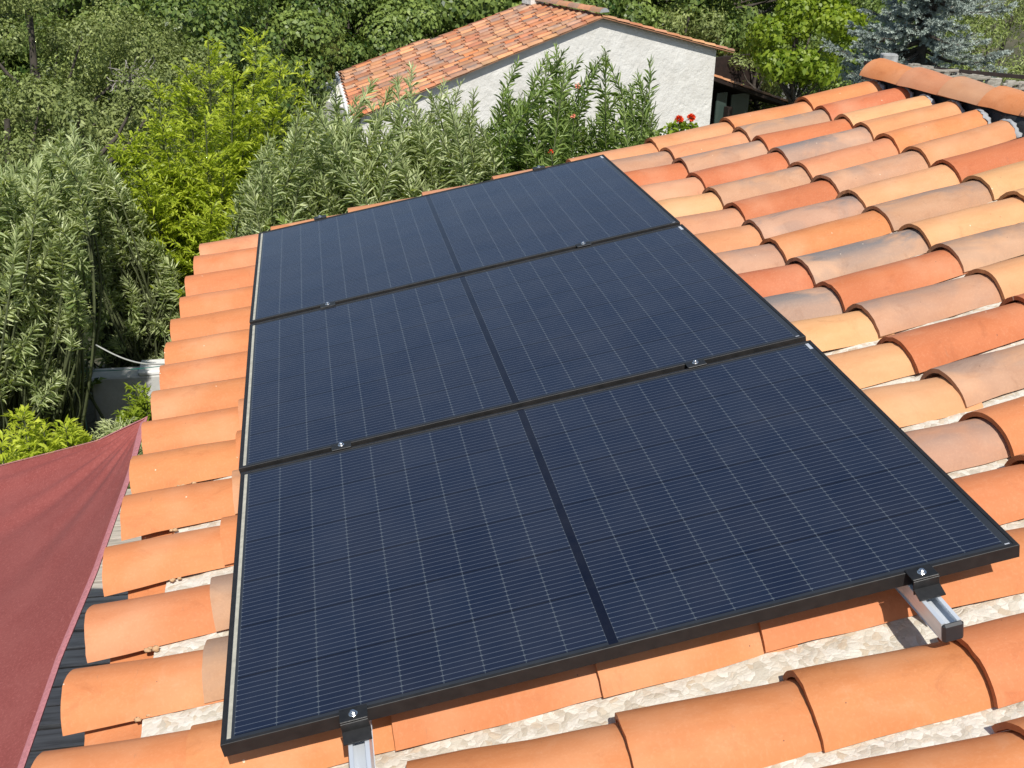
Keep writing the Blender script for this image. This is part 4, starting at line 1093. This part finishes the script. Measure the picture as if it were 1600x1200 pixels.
# ---- background trees: trunk, limbs and clumped crowns
def clump_tree(name, label, cat, base, H_, rad, lm, leaf=(.10, .06), nclump=60, per=420, crad=.55, seed=1, group=None, squash=.8, crown_lo=.25, solid=.62, five=False, shape='round'):
    r_ = np.random.default_rng(seed); base = np.array(base, float)
    root = thing(name, label, cat, tuple(base), group)
    cz = base + z_*H_*(crown_lo+(1-crown_lo)*.5); rz = H_*(1-crown_lo)*.5
    C_ = []
    while len(C_) < nclump:
        d = nrm(r_.normal(0, 1, 3)); f = r_.uniform(solid, 1.0)**.5
        if shape == 'cone': 
            hgt = r_.random(); rr = rad*(1-hgt*.85)*math.sqrt(r_.uniform(.2, 1)); a = r_.random()*6.283
            C_.append(base+z_*H_*(crown_lo+(1-crown_lo)*hgt)+np.array([math.cos(a)*rr, math.sin(a)*rr, 0])); continue
        C_.append(cz + d*f*np.array([rad, rad, rz])*(1+.18*math.sin(5*d[0]+seed)*math.cos(4*d[1])))
    C_ = np.array(C_)
    tr = MB()
    tk = np.array([base-z_*.2, base+z_*H_*.3+[.1, 0, 0], base+z_*H_*.62+[-.1, .1, 0], base+z_*H_*.9])
    tr.tube(resample(tk, 10), np.linspace(.07+.03*rad, .03, 10), 8, cap=False)
    for c_ in C_[::2]:
        h0 = base + z_*min(H_*.85, max(H_*.15, (c_[2]-base[2])*.65)); mid = h0*.45+c_*.55-z_*.15
        tr.tube(resample([h0, mid, c_], 6), np.linspace(.035, .008, 6), 5, cap=False)
    tr.build('trunk', mat_bark, root)
    LP = []; LD = []; TN = []; NH = []
    for c_ in C_:
        s_ = crad*r_.uniform(.65, 1.25); n = int(per*(s_/crad)**2)
        d = nrm(r_.normal(0, 1, (n, 3))*[1, 1, squash]+[0, 0, .12]); rr = s_*r_.uniform(.45, 1.0, (n, 1))**.6
        lump_ = 1+.25*np.sin(d[:, :1]*7+c_[0])*np.sin(d[:, 1:2]*6+c_[1])
        LP.append(c_+d*rr*lump_*[1, 1, squash]); out = nrm(d+nrm(c_-cz)*.4)
        q_ = r_.normal(0, 1, (n, 3)); q_ -= out*(q_*out).sum(1)[:, None]; LD.append(nrm(nrm(q_)+out*r_.uniform(-.1, .55, (n, 1)))); NH.append(nrm(out+z_*.15)); TN.append(.5+r_.normal(0, .12)+r_.normal(0, .2, n))
    P = np.concatenate(LP); sz = leaf[0]*r_.uniform(.6, 1.2, len(P))
    leaf_mesh('crown', P, np.concatenate(LD), sz, sz*leaf[1]/leaf[0], lm, root, five=five, droop=.2, tint=np.concatenate(TN), jit=.33, nh=np.concatenate(NH))
    return root
def dup(o, loc, rz, label, scale=1.0):
    r = o.copy(); sc.collection.objects.link(r); r.location = loc; r.rotation_euler = (0, 0, rz); r.scale = (scale,)*3; r['label'] = label
    for ch_ in o.children:
        c_ = ch_.copy(); sc.collection.objects.link(c_); c_.parent = r
    return r

def gp_(px, py, Y): 
    c_ = at(px, py, Y=Y); return (c_[0], Y, gz(c_[0], Y)), c_
def tree_px(fn, px, pytop, Y, **kw):
    (bx, by, bz), c_ = gp_(px, pytop, Y)
    return fn(base=(bx, by, bz), H_=c_[2]-bz, **kw)

# grey-green oaks at upper left
OK = 'grey-green holm oaks at the upper left'
oak = tree_px(clump_tree, 40, -25, 14.5, name='holm_oak', label='rounded grey-green oak at the upper left corner', cat='tree', rad=2.0, lm=mat_oak, leaf=(.050, .026), nclump=58, per=1500, crad=.44, seed=3, group=OK, crown_lo=.05)
tree_px(clump_tree, 120, 120, 12.0, name='holm_oak', label='low grey-green oak bush right above the silvery oleander', cat='tree', rad=1.25, lm=mat_oak, leaf=(.055, .028), nclump=36, per=900, crad=.34, seed=5, group=OK, crown_lo=.05)
tree_px(clump_tree, 5, 150, 11.2, name='holm_oak', label='grey-green oak at the left edge above the silvery oleander', cat='tree', rad=1.0, lm=mat_oak, leaf=(.055, .028), nclump=30, per=900, crad=.33, seed=6, group=OK, crown_lo=.05)
tree_px(clump_tree, 195, 40, 15.5, name='holm_oak', label='olive-toned oak with bare grey twigs left of the golden bush', cat='tree', rad=1.25, lm=mat_olive, leaf=(.06, .03), nclump=38, per=800, crad=.38, seed=8, group=OK, crown_lo=.1)
dead = thing('bare_twigs', 'tangle of bare grey twigs in the olive-toned oak', 'branch', tuple(at(205, 118, Y=13.6)))
m_ = MB()
for i in range(46):
    a = at(205, 125, Y=13.8); q = at(rng.uniform(165, 245), rng.uniform(85, 150), Y=rng.uniform(13.2, 13.9)); m_.tube(resample([a, (a+q)/2+rng.normal(0, .06, 3), q], 6), np.linspace(.010, .004, 6), 4, cap=False)
m_.build('twigs', simple('grey_twigs', (.36, .33, .29), .9, var=.2, bmp=0), dead)

# deep green leafy trees across the top
DG = 'deep green broad-leaved trees behind the white house'
d1 = tree_px(clump_tree, 285, -30, 17.5, name='broadleaf_tree', label='deep green tree rising directly behind the golden bush', cat='tree', rad=1.8, lm=mat_dkt, leaf=(.088, .060), nclump=62, per=560, crad=.40, seed=11, group=DG, crown_lo=.05)
d2 = tree_px(clump_tree, 545, -25, 28, name='broadleaf_tree', label='deep green tree with leafy hanging clusters left of the white house roof', cat='tree', rad=3.0, lm=mat_dkt, leaf=(.115, .078), nclump=85, per=600, crad=.52, seed=12, group=DG, crown_lo=.05)
def dpx(o, px, Y, rz, label, s=1.0):
    (bx, by, bz), c_ = gp_(px, 50, Y); return dup(o, (bx, by, bz), rz, label, s)
dpx(d1, 400, 23, 2.1, 'deep green tree between the golden bush and the leafy cluster tree, set further back', 1.2)
dpx(d2, 690, 31.5, 1.2, 'deep green tree over the long slope of the white house roof', 1.45)
dpx(d2, 860, 33.5, 3.9, 'deep green tree right behind the chimney of the white house', 1.5)
dpx(d1, 1010, 32, .7, 'dark tree behind the right gable slope of the white house', 1.5)
dpx(d2, 1130, 34.5, 5.1, 'dark tree in deep shade right of the white house gable', 1.5)
dpx(d1, 80, 24, 4.4, 'deep green tree glimpsed over the oaks at upper left', 1.35)
dpx(d1, 640, 31, 5.5, 'deep green tree at the rear left corner of the white house', 1.3)
dpx(d2, 250, 27, .4, 'deep green tree set far back at the top left', 1.4)

# small bush right behind the right gable slope, lime shrubs, climbing shrub
tree_px(clump_tree, 1078, 8, 29.5, name='broadleaf_shrub', label='small grey-green bush above the right slope of the gable', cat='shrub', rad=.8, lm=mat_oak, leaf=(.10, .055), nclump=18, per=300, crad=.42, seed=21, crown_lo=.5)
tree_px(clump_tree, 1258, -12, 23.5, name='lime_tree', label='bright yellow-green leafy tree at the top right of centre', cat='tree', rad=1.25, lm=mat_lime, leaf=(.13, .085), nclump=36, per=260, crad=.36, seed=22, crown_lo=.50)
tree_px(clump_tree, 1190, 80, 26.8, name='leafy_bush', label='light green feathery bush beside the lean-to canopy', cat='bush', rad=.75, lm=mat_olive, leaf=(.11, .035), nclump=20, per=260, crad=.30, seed=23, crown_lo=.15)
tree_px(clump_tree, 1290, 105, 25, name='climbing_shrub', label='straggly climbing shrub in front of the grey boundary wall', cat='shrub', rad=.75, lm=mat_dkt, leaf=(.10, .065), nclump=24, per=70, crad=.32, seed=24, crown_lo=.05)
tree_px(clump_tree, 1400, -20, 26, name='broadleaf_shrub', label='dark green shrub filling the shade behind the blue spruce', cat='shrub', rad=2.3, lm=mat_dkt, leaf=(.13, .08), nclump=60, per=260, crad=.6, seed=25, crown_lo=.05)
tree_px(clump_tree, 1590, -15, 17.5, name='olive_tree', label='grey-green fine-leaved tree at the upper right corner', cat='tree', rad=1.45, lm=mat_olive, leaf=(.085, .022), nclump=46, per=520, crad=.5, seed=26, crown_lo=.1)

# blue spruce
def spruce():
    (bx, by, bz), c_ = gp_(1430, 140, 14.5); base = np.array([bx, by, bz]); top = 1.6
    root = thing('blue_spruce', 'silvery blue spruce with drooping sprays behind the ridge', 'tree', tuple(base))
    tr = MB(); tr.tube([base-z_*.1, np.array([bx, by, top])], [.13, .03], 8, cap=False)
    P = []; D = []; TN = []; Hh = top-bz
    for q in range(230):
        f = rng.uniform(.30, .97); a = rng.random()*6.283; L_ = (2.3*(1-f)+.25)*rng.uniform(.35, 1.1)
        d = np.array([math.cos(a), math.sin(a), 0.0]); s0 = np.array([bx, by, bz+Hh*f])
        tt = np.linspace(0, 1, 9)[:, None]; br = s0 + d*L_*tt + z_*(-.22*L_*np.sin(tt*2.2)+.12*L_*tt**2)
        tr.tube(br, np.linspace(.03, .008, 9), 4, cap=False)
        sd = np.cross(d, z_); m = int(L_*34)
        for k in range(m):
            u_ = rng.uniform(.25, 1.0); p0 = np.array([np.interp(u_, tt[:, 0], br[:, i]) for i in range(3)])
            sg = 1 if k % 2 else -1; dd = nrm(d*rng.uniform(.4, 1.0)+sd*sg*rng.uniform(.3, 1.0)+z_*rng.normal(.05, .25)); ll = rng.uniform(.10, .22)*(1.25-.4*u_)
            nn = 46; fz = rng.random((nn, 1)); a1 = nrm(np.cross(dd, z_)); b1 = np.cross(dd, a1); th = rng.random((nn, 1))*6.283
            P.append(p0+dd*ll*fz); D.append(nrm(dd*.75+(a1*np.cos(th)+b1*np.sin(th))*.8)); TN.append(np.full(nn, .5+rng.normal(0, .18))+.3*fz[:, 0]-.12)
    tr.build('trunk', mat_bark, root)
    leaf_mesh('crown', np.concatenate(P), np.concatenate(D), .042, .011, mat_spruce, root, five=False, droop=0, fold=0, tint=np.concatenate(TN), jit=.8)
spruce()
